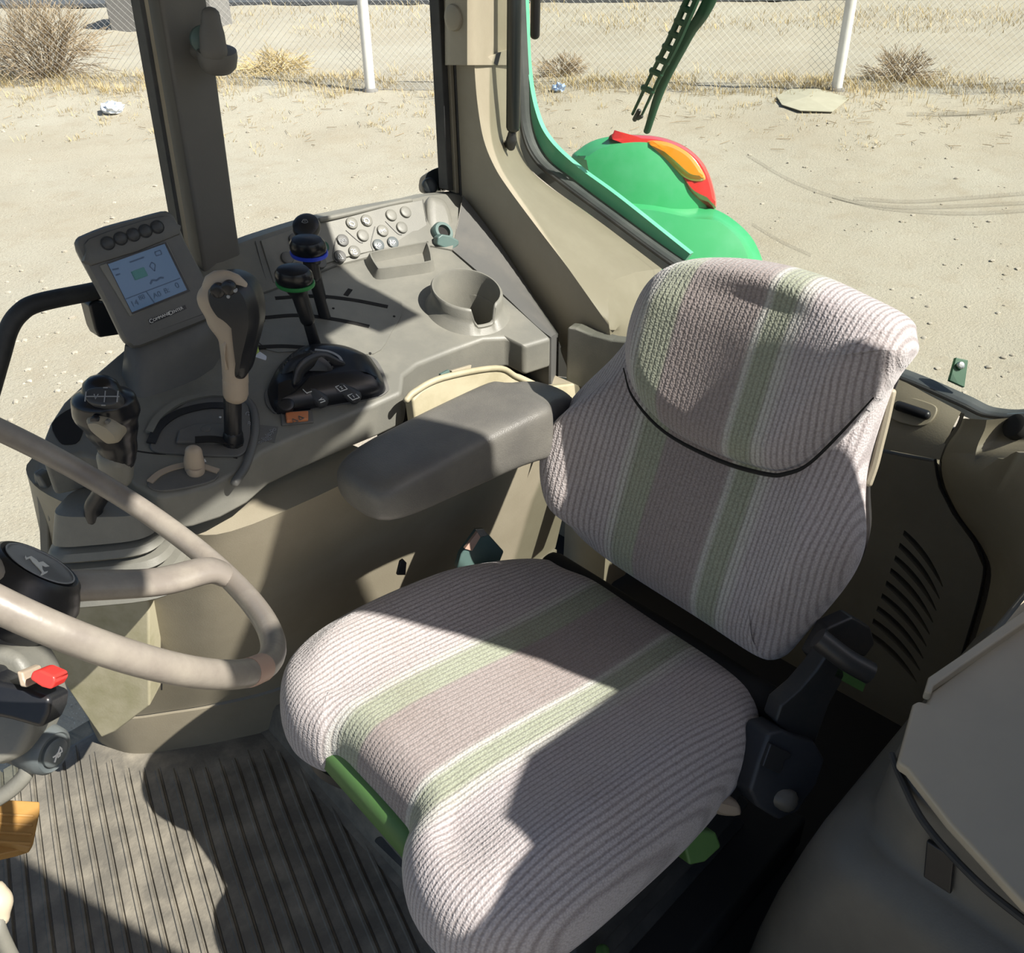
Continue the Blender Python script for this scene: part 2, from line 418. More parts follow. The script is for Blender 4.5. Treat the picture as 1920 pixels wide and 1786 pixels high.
# fence
def post(foot, top_px, label):
    foot = V(foot); foot.z = gz(foot.x, foot.y)-.05
    o = thing('fence_post', foot, label, 'fence post', 'white posts of the chain link fence')
    obj('pole', *lathe([(.062, 0), (.062, 2.25), (.058, 2.28), (.03, 2.3)], foot, (0, 0, 1), 20), M_wht, o)
    obj('footing', *lathe([(.10, 0), (.095, .06), (.07, .085)], foot, (0, 0, 1), 16), M_block, o)
    return o
post(FA, None, 'white pipe fence post seen between the two cab pillars')
post(FB, None, 'white pipe fence post seen beyond the rear window')
fo = thing('chain_link_fence', (FA.x, FA.y, gz(FA.x, FA.y)), 'wire chain link fence strung along the dirt lot behind the white posts', 'fence')
mb = MB(); L0, L1, HB, HT, S = -12.0, 13.0, .05, 2.1, .085
def wire(p, q, r, n=3):
    t = (q-p).normalized(); x, y, _ = frame(t)
    return loft([[c+x*(r*math.cos(2*PI*j/n))+y*(r*math.sin(2*PI*j/n)) for j in range(n)] for c in (p, q)], True, False)
def fp(s, z, o=0): return FA+FD*s+FN*(.07+o)+V((0, 0, z-.02))
s = L0-(HT-HB)
while s < L1:
    for sg in (1, -1):
        a0, z0, a1, z1 = s, HB, s+(HT-HB), HT
        if a0 < L0: z0 += L0-a0; a0 = L0
        if a1 > L1: z1 -= a1-L1; a1 = L1
        if sg < 0: z0, z1 = HB+HT-z0, HB+HT-z1
        if a1 > a0: mb.add(wire(fp(a0, z0, .002*sg), fp(a1, z1, .002*sg), .0019))
    s += S
mb.obj('mesh', M_wire, fo, smooth=0)
mb = MB().add(wire(fp(L0, HT), fp(L1, HT), .022, 10)); mb.obj('rail', M_wire, fo)
mb = MB().add(wire(fp(L0, HB), fp(L1, HB), .004, 6)); mb.obj('tension_wire', M_wire, fo)
# dry vegetation
def blades(mb, x, y, n, h, r, w=.006):
    z = gz(x, y)
    for _ in range(n):
        a = random.random()*2*PI; rr = r*random.random()**.5; bx, by = x+rr*math.cos(a), y+rr*math.sin(a)
        hh = h*(.4+.6*random.random()); lean = hh*(.3+.8*random.random()); a2 = a+random.uniform(-.8, .8)
        p = V((bx, by, gz(bx, by)-.01)); m = p+V((math.cos(a2)*lean*.4, math.sin(a2)*lean*.4, hh*.65)); t = p+V((math.cos(a2)*lean, math.sin(a2)*lean, hh*(.8+.2*random.random())))
        s = V((-math.sin(a2), math.cos(a2), 0))*w*.5
        mb.add(([p-s, p+s, m+s*.7, m-s*.7, t], [(0, 1, 2, 3), (3, 2, 4)]))
mb = MB()
for _ in range(2600):
    s = random.uniform(-9.5, 10); d = random.gauss(.35, .6)
    if random.random() < .25: d = random.uniform(-2.4, 1.5)
    p = FA+FD*s+FN*d; dens = noise.noise((p.x*.7, p.y*.7, 9))
    if dens < -.05 and random.random() < .7: continue
    blades(mb, p.x, p.y, random.randint(6, 16), random.uniform(.05, .2)*(1 if d > -.4 else .5), random.uniform(.05, .16))
for _ in range(200):
    p = PZ((random.uniform(380, 1920), random.uniform(2, 48)), GZ)
    if (p-FA).dot(FN) > 1.2: blades(mb, p.x, p.y, random.randint(8, 18), random.uniform(.05, .22), random.uniform(.2, .7), .010)
mb.obj('dry_grass', M_straw, kind='stuff', label='dry yellow grass growing along the foot of the chain link fence', cat='grass', base=(FA.x, FA.y, GZ))
mb = MB()
for _ in range(700):
    s = random.uniform(-9.5, 10); d = random.uniform(-2.0, 1.4)
    p = FA+FD*s+FN*d; a = random.random()*PI; l = random.uniform(.04, .16)
    z = gz(p.x, p.y)+.012; e = V((math.cos(a)*l, math.sin(a)*l, 0)); q = p+e
    mb.add(wire(V((p.x, p.y, z)), V((q.x, q.y, gz(q.x, q.y)+.02)), random.uniform(.0018, .0034), 4))
mb.obj('twig_litter', M_twig, kind='stuff', label='dry twigs and stalks scattered on the sand before the fence', cat='twigs', base=(FA.x, FA.y, GZ))
mb = MB()
for _ in range(700):
    p = PZ((random.uniform(0, 1920), random.uniform(200, 780)), GZ); r = random.uniform(.006, .022)
    z = gz(p.x, p.y); vs = []
    bmq = bmesh.new(); bmesh.ops.create_icosphere(bmq, subdivisions=1, radius=r)
    for q in bmq.verts: vs.append(V((p.x+q.co.x*random.uniform(.8, 1.5), p.y+q.co.y, z+q.co.z*.6+r*.2)))
    mb.add((vs, [tuple(w.index for w in ff.verts) for ff in bmq.faces])); bmq.free()
mb.obj('pebbles', plastic('pebble_stone', (.33, .29, .235), .9, (.55, .5, .43), 0, 50, .9, dscale=1.3), kind='stuff', label='small pebbles scattered over the sandy lot', cat='pebbles', base=(-5, -5, GZ))
def bush(name, px_c, w, h, n, label, mat, d=0, depth=None):
    p = PZ(px_c, GZ)+FN*d; p.z = gz(p.x, p.y)
    mb = MB()
    for _ in range(n):
        a = random.random()*2*PI; el = random.uniform(.12, 1.4); l = random.uniform(.55, 1)
        dr = V((math.cos(a)*math.cos(el)*w, math.sin(a)*math.cos(el)*w, math.sin(el)*h))*l
        b0 = p+V((math.cos(a), math.sin(a), 0))*random.uniform(0, w*.25)+V((0, 0, -.02)); m1 = b0+dr*.5+V((0, 0, h*.12)); m1 += V((random.uniform(-1, 1), random.uniform(-1, 1), random.uniform(-.4, .4)))*w*.14
        mb.add(wire(b0, m1, .006, 3)); 
        for _ in range(4):
            e = b0+dr+V((random.uniform(-1, 1), random.uniform(-1, 1), random.uniform(-.5, .5)))*w*.26
            if e.z < p.z+.01: e.z = p.z+.02
            mb.add(wire(m1, e, .0035, 3))
            for _ in range(2):
                e2 = e+V((random.uniform(-1, 1), random.uniform(-1, 1), random.uniform(-.3, .8)))*w*.16
                mb.add(wire(m1.lerp(e, .6), e2, .0025, 3))
    return mb.obj(name, mat, smooth=0, label=label, cat='bush', group=None)
bush('dry_bush', (75, 150), .85, 1.0, 150, 'large tangled dry bush by the fence, left of the front cab pillar', M_twig, .2)
bush('dry_weed', (1690, 148), .42, .42, 70, 'low dry weed clump beside the white post beyond the rear window', M_twig, .1)
bush('dry_weed', (1050, 132), .35, .3, 60, 'low grey weed clump beside the rear cab pillar, by the fence', M_twig, .1)
bush('dry_weed', (505, 128), .55, .35, 80, 'wide dry weed clump at the fence behind the window latch', M_straw, .2)
# litter
def crumple(name, c, r, mat, label, cat, flat=.4, seed=0):
    bmq = bmesh.new(); bmesh.ops.create_icosphere(bmq, subdivisions=3, radius=1)
    vs = []
    for q in bmq.verts:
        k = 1+.55*noise.noise(q.co*2.3+V((seed, 0, 0)))+.25*noise.noise(q.co*6+V((0, seed, 0)))
        vs.append(V(c)+V((q.co.x*r*k, q.co.y*r*k, (q.co.z+.75)*r*k*flat)))
    fs = [tuple(w.index for w in ff.verts) for ff in bmq.faces]; bmq.free()
    return obj(name, vs, fs, mat, smooth=25, label=label, cat=cat)
p = PZ((211, 203), GZ); p.z = gz(p.x, p.y)
crumple('plastic_scrap', p, .13, M_wlit, 'crumpled whitish plastic bag scrap on the sand left of the front pillar', 'litter', .5, 3)
p = PZ((1047, 180), GZ); p.z = gz(p.x, p.y)
crumple('plastic_bottle', p, .075, M_lblue, 'crushed pale blue plastic bottle lying on the sand', 'litter', .7, 8)
pts = [PZ(q, GZ) for q in [(1455, 190), (1480, 180), (1530, 183), (1590, 196), (1560, 214), (1500, 212), (1465, 204)]]
vs = []; 
for q in pts: vs.append(V((q.x, q.y, gz(q.x, q.y)+.03)))
c = sum(vs, V())/len(vs)+V((0, 0, .035))
obj('cardboard_sheet', vs+[c], [(i, (i+1) % 7, 7) for i in range(7)], M_card, smooth=0, solid=.008, label='flattened sheet of cardboard lying near the rear fence post', cat='litter')
# grey block beyond the fence
bp_ = PZ((300, 44), GZ); bp_.z = gz(bp_.x, bp_.y)
obj('concrete_block', *box(bp_+FN*.5+V((0, 0, .38)), (1.9, .9, .9), (FD, FN, V((0, 0, 1)))), M_block, bevel=.02, smooth=30, label='grey concrete block standing beyond the fence behind the front pillar', cat='block')

# ------------------------------------------------------------------ rear fender with tail light (outside the rear window)
FX = Pl((-1.22, -.9, .6), (.62, .55, .56))
fen = thing('rear_fender', FX((1250, 480), -.35), 'green rear fender with red and amber tail light outside the window', 'fender')
def bulge(pix, pl, depth, h0, edge=.03, k=5, sc_=(.8, .6, .4, .2), back=-.12, ctr=None):
    P = crom([V((p[0], p[1], 0)) for p in pix], k, True); L = [(p.x, p.y) for p in P]
    # work in plane metres
    x, y, n = frame(pl.n); o = pl.p
    W = [pl(q)-o for q in L]; A = [(w.dot(x), w.dot(y)) for w in W]
    c = (sum(a for a, _ in A)/len(A), sum(b for _, b in A)/len(A)) if ctr is None else ((pl(ctr)-o).dot(x), (pl(ctr)-o).dot(y))
    R = max(math.hypot(a-c[0], b-c[1]) for a, b in A)
    def top(a, b): return depth*(1-min(1, math.hypot(a-c[0], b-c[1])/R)**2)
    mf = lambda a, b, h: o+x*a+y*b+n*h
    return pillow(A, [(0, back), (0, h0*.1), (edge*.12, h0*.5), (edge*.45, h0*.85), (edge, h0)], c, top, mf, sc_)
# lower body of the fender
body = [(1040, 395), (1120, 370), (1210, 372), (1290, 388), (1345, 395), (1395, 430), (1422, 470), (1432, 520), (1420, 640), (1300, 660), (1150, 560)]
obj('fender_shell', *bulge(body, FX, .06, .05, .06, back=-.25), M_green, fen)
dome = [(1070, 303), (1086, 280), (1118, 262), (1165, 254), (1215, 254), (1270, 268), (1312, 300), (1335, 345), (1342, 388), (1325, 425), (1240, 440), (1150, 425), (1090, 372)]
DN = Pl(FX((1200, 262)), (.66, .60, .42), -.02)
LN = Pl(DN.p, DN.n, .060)
obj('light_housing', *bulge(dome, DN, .06, .05, .04, back=-.15, ctr=(1205, 330), sc_=(.9, .78, .62, .45, .25)), M_green, fen)
ln = obj('tail_lens', *bulge([(1142, 256), (1190, 253), (1240, 258), (1285, 276), (1318, 306), (1336, 346), (1342, 390), (1315, 383), (1285, 366), (1262, 332), (1238, 300), (1195, 275)], LN, .016, .028, .016, back=-.07), M_lred, fen, label='red tail lens')
obj('turn_lens', *bulge([(1212, 268), (1250, 266), (1290, 286), (1314, 315), (1322, 338), (1290, 338), (1258, 312)], Pl(LN.p, LN.n, .038), .010, .012, .014, back=-.02), M_lamb, fen, label='amber indicator lens')
obj('bolt', *disc(Pl(DN.p, DN.n, .085), (1170, 281), .011, .012, .05), M_dmet, fen)
# ================================================================== CAB SHELL
GX = -.62          # rear glass
# rear frame painted green outside the seal: runs up the corner and along the sill
def strip3(rows, mat, name, parent=None, thick=(0, 0, 0), **k):
    A = crom(rows[0], 6); B = crom(rows[1], 6); t = V(thick)
    return obj(name, *loft([[a, b, b+t, a+t] for a, b in zip(A, B)], True, True), mat, parent, **k)
XS = -.60
def xs(L, x): return [PX(p, x) for p in L]
fr_in = [(948, -640), (958, -200), (966, 0), (974, 150), (982, 240), (1008, 298), (1060, 342), (1140, 402), (1275, 500), (1480, 632), (1690, 705), (1800, 752), (1860, 777), (1960, 772), (2300, 700)]
fr_out = [(963, -640), (974, -200), (984, 0), (990, 130), (1005, 212), (1030, 262), (1082, 312), (1158, 368), (1294, 476), (1490, 616), (1700, 690), (1805, 738), (1862, 768), (1960, 762), (2300, 690)]
r0 = thing('window_1', (XS, 0, .75), None, None, kind='structure')
strip3([xs(fr_in[:9], XS-.04), xs(fr_out[:9], XS-.04)], M_mint, 'body_frame', r0, (-.012, 0, 0))
se_in = [(925, -640), (940, -200), (953, 0), (963, 150), (968, 250), (985, 305), (1035, 352), (1110, 405), (1238, 502), (1440, 640), (1675, 722), (1788, 771), (1848, 792), (1960, 785), (2300, 715)]
se_out = fr_in
strip3([xs(se_in, XS), xs(se_out, XS-.012)], M_seal, 'seal', r0, (-.03, 0, 0))
s2 = [(p[0]*.25+q[0]*.75, p[1]*.25+q[1]*.75) for p, q in zip(se_in, se_out)]
obj('bead', *tube(xs(s2[3:], XS+.002), .0035, 8, 5), M_rub, r0)
gl = [V((GX-.02, -.90, .55)), V((GX-.02, .90, .55)), V((GX-.02, .90, 1.62)), V((GX-.02, -.90, 1.62))]
# pane follows the inner outline of the frame
gp = xs([(945, -640), (962, 0), (975, 150), (985, 245), (1010, 302), (1140, 405), (1275, 502), (1480, 632), (1690, 706), (1860, 778), (1960, 772), (2300, 705)], XS-.02)
gp += [V((XS-.02, .80, .80)), V((XS-.02, .80, 1.62)), V((XS-.02, gp[0].y, 1.62))]
gp = gp[:12]; lo_ = [gp[0]]
for q in gp[1:]: lo_.append(V((q.x, max(q.y, lo_[-1].y+.0004), q.z)))
lo_.append(V((XS-.02, max(.80, lo_[-1].y+.001), lo_[-1].z)))
dxg = V((-.004, 0, 0))
obj('pane', *loft([[q, V((q.x, q.y, 1.79)), V((q.x, q.y, 1.79))+dxg, q+dxg] for q in lo_], True, True), M_glass2, r0, smooth=0)
M_smear = bpy.data.materials.new('glass_smear'); M_smear.use_nodes = True
_n = M_smear.node_tree.nodes; _l = M_smear.node_tree.links; _m = _n.new('ShaderNodeMixShader'); _t = _n.new('ShaderNodeBsdfTransparent'); _m.inputs[0].default_value = .075
_n['Principled BSDF'].inputs['Base Color'].default_value = (.12, .11, .09, 1)
_l.new(_t.outputs[0], _m.inputs[1]); _l.new(_n['Principled BSDF'].outputs[0], _m.inputs[2]); _l.new(_m.outputs[0], _n['Material Output'].inputs[0])
GS = Pl((XS-.0185, 0, 0), (1, 0, 0)); mb = MB()
for L in ([(1400, 290), (1480, 337), (1570, 371), (1660, 387), (1760, 388), (1930, 380)], [(1560, 368), (1640, 388), (1740, 398), (1830, 400), (1930, 394)], [(1600, 372), (1700, 378), (1800, 372), (1930, 362)], [(1700, 214), (1800, 213), (1860, 208), (1930, 196)], [(1760, 216), (1850, 212), (1930, 203)], [(1410, 420), (1460, 450), (1520, 478)]):
    mb.add(band(L, GS, .006, .0003, .0003)); mb.add(band([(x, y+3) for x, y in L], GS, .002, .0005, .0002))
mb.obj('wiper_smears', M_smear, r0, smooth=0)
# right window: pane between the pillars
w2 = thing('window_2', (.1, -.80, .93), None, None, kind='structure')
obj('pane', *prism([V((-.33, -.80, .90)), V((.50, -.80, .74)), V((.54, -.80, .12)), V((1.30, -.80, .12)), V((1.30, -.80, 1.79)), V((-.33, -.80, 1.79))], (0, -.004, 0)), M_glass, w2, smooth=0)
# cab roof slab, out of view; its notched edge is shaped to cast shade
RZ = 1.80
obj('shade_ceiling', *prism([V((x, y, RZ)) for x, y in [(1.3, -.86), (-.27, -.86), (-.29, .18), (-.33, .34), (-.24, .345), (-.215, .29), (-.16, .30), (-.155, .42), (-.19, .45), (-.16, .47), (-.10, .52), (.06, .545), (.12, .53), (.375, .575), (.42, .69), (.45, .78), (.49, .78), (.53, .70), (.62, .70), (1.3, .80)]], (0, 0, .10)), M_beid, kind='structure', smooth=30)
# added plate in the left door plane, out of view, outline shaped to block sun
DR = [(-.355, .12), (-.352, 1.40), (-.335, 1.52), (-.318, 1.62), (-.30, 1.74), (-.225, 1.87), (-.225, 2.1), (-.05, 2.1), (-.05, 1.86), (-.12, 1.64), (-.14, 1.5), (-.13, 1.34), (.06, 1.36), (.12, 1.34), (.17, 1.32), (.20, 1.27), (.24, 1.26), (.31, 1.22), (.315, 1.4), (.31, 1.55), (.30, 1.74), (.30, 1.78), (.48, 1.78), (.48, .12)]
obj('added_shade_plate', *prism([V((x, .80, z)) for x, z in DR], (0, .03, 0)), M_beid, kind='structure', smooth=0)
# B pillar (grey post of the right window)
B0 = .0
PB = Pl((0, -.77, 0), (0, 1, 0))
t1 = thing('trim_1', (.2, -.78, .9), None, None, kind='structure')
def ext(a, b, k): return (a[0]+(a[0]-b[0])*k, a[1]+(a[1]-b[1])*k)
pb = [ext((262, 0), (332, 400), 1.0), (262, 0), (332, 400), (345, 476), (352, 520), (424, 520), (418, 476), (406, 400), (349, 0), ext((349, 0), (406, 400), 1.0)]
obj('pillar', *plate(pb, PB, .015, .045), M_pil, t1, bevel=.006)
pl_ = [ext((253, 0), (322, 400), 1.0), (253, 0), (322, 400), (345, 540), (352, 540), (331, 400), (261, 0), ext((261, 0), (331, 400), 1.0)]
obj('edge_strip', *plate(pl_, PB, .006, .02), M_bei, t1, bevel=.001)
pl_ = [ext((244, 0), (315, 400), 1.0), (244, 0), (315, 400), (338, 540), (344, 540), (322, 400), (253, 0), ext((253, 0), (322, 400), 1.0)]
obj('rubber_seal', *plate(pl_, PB, .008, .02), M_rub, t1, bevel=.002)
# C pillar with cover, seals and wheel arch trim
t2 = thing('trim_2', (-.42, -.74, .9), None, None, kind='structure')
cx = -.34
def cp(L, x): return [PX(p, x) for p in L]
# front face to the crease, then the inward (lit) face back to the seal
ccol = [(872, -640), (876, -200), (884, 0), (890, 130), (896, 200), (907, 262), (927, 312), (955, 356), (1010, 430), (1065, 502), (1100, 552), (1142, 611)]
fcol = [(812, -640), (822, -200), (832, 0), (840, 130), (843, 200), (846, 262), (849, 312), (852, 356), (900, 430), (980, 530), (1030, 600), (1052, 650)]
scol = [(938, -640), (948, -200), (957, 0), (964, 130), (968, 200), (972, 262), (990, 310), (1024, 345), (1086, 388), (1140, 427), (1180, 457), (1240, 505)]
C_ = crom(cp(ccol, cx), 5); F_ = crom(cp(fcol, cx-.005), 5); S_ = crom(cp(scol, -.575), 5)
rows = []
for f_, c_, s_ in zip(F_, C_, S_):
    d1 = (c_-f_); d2 = (s_-c_)
    mid = c_
    rows.append([f_-V((.03, 0, 0)), f_, f_.lerp(c_, .5), f_.lerp(c_, .95), c_, c_+d2*.025, c_+d2*.2, c_.lerp(s_, .5), c_.lerp(s_, .8), s_, s_-V((.03, .02, .05))])
endr = [PX((1142, 611), -.34), PX((1142, 604), -.343), PX((1140, 566), -.372), PX((1151, 524), -.43), PX((1192, 510), -.51), PX((1240, 503), -.575)]
st_ = list(rows[-11])
for i in range(10):
    w_ = (i+1)/10; r_ = rows[len(rows)-10+i]
    for j, e_ in enumerate(endr): r_[4+j] = st_[4+j].lerp(e_, w_)
    r_[3] = r_[1].lerp(r_[4], .95); r_[2] = r_[1].lerp(r_[4], .5)
obj('arch_cover', *loft(rows, False, False), M_bei, t2, smooth=60)
# rounded end of the arch cover, below the last row
endt = [rows[-1][i] for i in range(1, 10)]
e1 = [PX((1052, 660), cx-.005), PX((1085, 656), cx+.0), PX((1128, 646), cx+.0), PX((1144, 626), cx), PX((1152, 628), -.36), PX((1168, 632), -.395), PX((1192, 636), -.43), PX((1218, 622), -.51), PX((1248, 560), -.575)]
e0 = [a.lerp(b_, .5)+V((.0, .008 if i > 3 else 0, 0)) for i, (a, b_) in enumerate(zip(endt, e1))]
e2 = [V((p.x-.03, p.y, p.z-.12)) for p in e1]; e3 = [V((p.x-.03, p.y-.01, .1)) for p in e1]
G_ = [[a for a in col] for col in zip(endt, e0, e1, e2, e3)]
obj('arch_end', *loft([crom(c_, 4) for c_ in G_], False, False), M_bei, t2, smooth=60)
# upper cover box on the pillar
u0 = [(838, -640), (838, -60), (838, 60), (836, 92), (842, 112), (885, 126), (930, 120), (952, 112), (956, 60), (956, -60), (945, -640)]
cov = [PX((836, -500), -.325), PX((836, 92), -.325), PX((846, 114), -.325), PX((884, 127), -.325), PX((884, 0), -.325), PX((878, -500), -.325)]
cov2 = [PX((884, -500), -.325), PX((884, 127), -.325), PX((948, 118), -.50), PX((955, 108), -.52), PX((956, 0), -.52), PX((948, -500), -.52)]
ctr_f = PX((860, 0), -.325)
uv_ = obj('pillar_cover', *loft([
    [PX((833, y), -.33), PX((836, y), -.318), PX((845, y), -.312), PX((876, y), -.312), PX((886, y), -.322), PX((898, y), -.35), PX((930, y), -.45), PX((952, y), -.515), PX((957, y), -.53), V((-.50, -.78, PX((860, y), -.33).z)), V((-.34, -.80, PX((836, y), -.33).z))]
    for y in (-640, -300, -60, 40, 84, 104, 116, 122)], True, True), M_bei, t2, smooth=60)
obj('plug', *disc(Pl(PX((852, 32), -.312), (1, 0, .05)), (851, 33), .0215, .006, .01), M_bei, t2)
# dark seal stripes at the front edge of the C pillar
PS = Pl((0, -.775, 0), (0, 1, 0))
def vstrip(x0, x1, y0, y1, k=.053):  # follows the pillar
    f = lambda x, y: (x+k*(y), y)
    return [f(x0, y0), f(x0, y1), f(x1, y1), f(x1, y0)]
obj('seal', *plate(vstrip(804, 815, -640, 352), PS, .006, .02), M_rub, t2, bevel=.002)
obj('edge_strip', *plate(vstrip(815, 822, -640, 356), PS, .012, .02), M_beid, t2, bevel=.002)
obj('seal', *plate(vstrip(822, 834, -640, 360), PS, .016, .02), M_rub, t2, bevel=.002)
# lower vent panel peeping out beside the seat back
PV = Pl((-.318, -.40, .7), (.95, .30, .1))
vp = obj('vent_cover', *plate([(1077, 604), (1092, 606), (1122, 618), (1160, 628), (1215, 634), (1230, 900), (1080, 900), (1074, 700)], PV, .012, .02), M_con, t2, bevel=.004, label='grey vent cover')
cut = obj('c', *MB().add(plate([(1090, 676), (1140, 690), (1170, 720), (1150, 712), (1088, 690)], PV, .1, .1)).add(plate([(1090, 702), (1140, 716), (1170, 740), (1150, 736), (1088, 714)], PV, .1, .1)).__dict__.values(), M_dark)
bool_cut(vp, cut)
# gas strut with ball joint, black rod
gs = thing('gas_strut', PX((955, 275), -.47), 'black gas strut of the rear window fixed to the pillar by a ball joint', 'gas strut')
sx_ = -.46
obj('cylinder', *tube([PX((969, -420), sx_), PX((962, 238), sx_)], .0135, 18), M_strut, gs)
obj('rod', *tube([PX((962, 232), sx_), PX((959, 258), sx_)], .0055, 12), M_chr, gs)
obj('ball_joint', *MB().add(tube([PX((960, 250), sx_), PX((958, 276), sx_)], [.008, .011, .008], 14)).add(tube([PX((956, 268), sx_), PX((943, 272), sx_-.035)], .0075, 12)).__dict__.values(), M_dmet, gs)
obj('bracket', *disc(Pl(PX((945, 272), sx_-.03), (.3, .9, .2)), (942, 280), .012, .006, .004), M_bei, gs)
o = obj('hanging_rod', *tube([PX((1012, -430), -.56), PX((1003, 66), -.56)], .0095, 14), M_blk, label='short black rod hanging inside the rear window beside the strut', cat='rod')
# rear wiper outside the glass
wx = -.70
wi = thing('window_wiper', PX((1215, 245), wx), 'dark green wiper arm and blade parked outside the rear window', 'wiper')
obj('arm', *tube([PX((1500, -420), wx), PX((1340, -20), wx), PX((1288, 70), wx), PX((1240, 165), wx), PX((1213, 246), wx)], [.014, .013, .011, .009, .007], 8, 6, side=RT, flat=.45), M_dgreen, wi)
bl = [(1480, -420), (1302, -8), (1262, 82), (1232, 140), (1195, 218)]
A = crom([PX(p, wx+.02) for p in bl], 8)
w_ = [.012]*len(A)
mb = MB(); s_ = RT*.5+UP*.25
mb.add(tube([PX((bl[i][0]-9, bl[i][1]-4), wx+.02) for i in range(5)], [.0062, .0062, .006, .004, .003], 8)).add(tube([PX((bl[i][0]+6, bl[i][1]+3), wx+.02) for i in range(5)], [.0062, .0062, .006, .004, .0025], 8))
for (x, y) in [(1311, -30), (1300, -6), (1290, 18), (1279, 42), (1268, 66), (1256, 90), (1244, 114), (1232, 136), (1216, 168)]:
    mb.add(tube([PX((x-10, y-4), wx+.02), PX((x+7, y+4), wx+.02)], .0062, 8))
obj('blade', *mb.__dict__.values(), M_dgreen, wi)
obj('end_clip', *MB().add(tube([PX((1198, 208), wx+.02), PX((1190, 224), wx+.02)], .005, 8)).add(tube([PX((1203, 218), wx+.02), PX((1196, 222), wx+.02)], .004, 8)).__dict__.values(), M_dmet, wi)
# green bracket with bolt outside
PBk = Pl((-.80, .22, .8), (.55, .6, .55))
gb = thing('mounting_bracket', PBk((1792, 722)), 'small green steel tab with a bolt outside the rear window', 'bracket')
obj('tab', *plate([(1788, 671), (1811, 676), (1804, 727), (1776, 714)], PBk, .004, .004), M_dgreen, gb, bevel=.001)
obj('bolt', *disc(PBk, (1797, 686), .0065, .010, 0), M_chr, gb)
# black fixture at the corner outside the right window
PF = Pl((-.33, -.84, .93), (.35, .85, .4))
bf = thing('corner_hinge', PF((808, 350)), 'black moulded window hinge outside the foot of the rear right pillar', 'hinge')
obj('cover', *plate([(786, 338), (797, 326), (822, 318), (832, 320), (834, 358), (790, 362)], PF, .02, .03, 4), M_blk, bf, bevel=.006)
obj('knob', *disc(Pl(PF.p, PF.n, .02), (804, 350), .016, .014, 0), M_blk, bf)
# latch on the B pillar
wl = thing('window_latch', PY((405, 110), -.74), 'grey window latch with upright lever on the front pillar', 'latch')
PLt = Pl((0, -.72, 0), (.1, 1, .1))
obj('mount', *tube([PY((364, 92), -.765), PY((398, 96), -.72)], .0135, 12), M_pil, wl)
obj('collar', *lathe([(.012, 0), (.019, .003), (.019, .012), (.012, .016)], PY((380, 74), -.735), (.3, 1, .1), 18), M_grn2, wl)
obj('knob', *lathe([(.004, -.018), (.019, -.017), (.0255, -.010), (.028, .004), (.027, .012), (.018, .016), (.004, .017)], PY((408, 110), -.715), (.02, .2, 1), 28), M_pil, wl)
obj('lever', *tube([PY((401, 96), -.70), PY((398, 70), -.70), PY((395, 28), -.70)], [.0195, .018, .013], 16, 6, side=RT, flat=.6), M_pil, wl)
# ------------------------------------------------------------------ rear wall with vents, left arch trim
PR = Pl((-.47, 0, 0), (1, 0, .12))
gapline = [(1718, 733), (1800, 775), (1790, 800), (1768, 832), (1760, 862), (1768, 905), (1795, 958), (1832, 1008), (1852, 1055), (1845, 1110), (1825, 1180), (1800, 1260), (1780, 1340)]
rwp = [(1010, 700), (1280, 740), (1480, 800), (1560, 820), (1640, 838), (1700, 850), (1762, 861)]+gapline[5:]+[(1700, 1560), (1300, 1700), (1000, 1000)]
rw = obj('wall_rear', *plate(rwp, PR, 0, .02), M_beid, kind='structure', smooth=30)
ub = [PR(p) for p in [(1010, 700), (1280, 740), (1480, 800), (1560, 820), (1640, 838), (1700, 850), (1762, 862)]]
ut = [PX(p, -.585) for p in [(1010, 560), (1280, 530), (1500, 650), (1590, 686), (1682, 710), (1745, 742), (1802, 772)]]
rows = []
for b_, t_ in zip(crom(ub, 4), crom(ut, 4)):
    c_ = V((b_.x*.85+t_.x*.15, (b_.y+t_.y)/2, b_.z*.4+t_.z*.6))
    rows.append([b_-V((.02, 0, 0))]+[b_*(1-k)**2+c_*(2*k*(1-k))+t_*k*k for k in [i/8 for i in range(9)]]+[t_-V((.02, 0, .02))])
obj('trim_6', *loft(rows, False, False), M_bei, kind='structure', smooth=60)
PRg = Pl(rows[19][5], (.80, 0, .60))
mb = MB()
def qb(p0, p1, p2, k=8): return [((1-t)**2*p0[0]+2*t*(1-t)*p1[0]+t*t*p2[0], (1-t)**2*p0[1]+2*t*(1-t)*p1[1]+t*t*p2[1]) for t in [i/k for i in range(k+1)]]
def cz(x, y): return (1480+x/2.707, 620+y/2.707)
for i in range(9):
    t = i/8; P0 = (645*(1-t)+466*t, 962*(1-t)+1468*t); P2 = (838*(1-t)+705*t, 1240*(1-t)+1718*t); P1 = (775*(1-t)+620*t, 1065*(1-t)+1560*t)
    up = qb(P0, P1, P2); lo = qb((P0[0]-8, P0[1]+26), (P1[0]-22, P1[1]+40), (P2[0]-2, P2[1]+8))
    mb.add(plate([cz(*q) for q in up]+[cz(*q) for q in lo[::-1]], PR, .05, .05))
bool_cut(rw, mb.obj('c', M_dark))
obj('trim_3', *plate([(1450, 745), (1790, 800), (1980, 820), (1980, 1420), (1450, 1420)], Pl(PR.p, PR.n, -.075), 0, .01), M_dark, kind='structure', smooth=0)
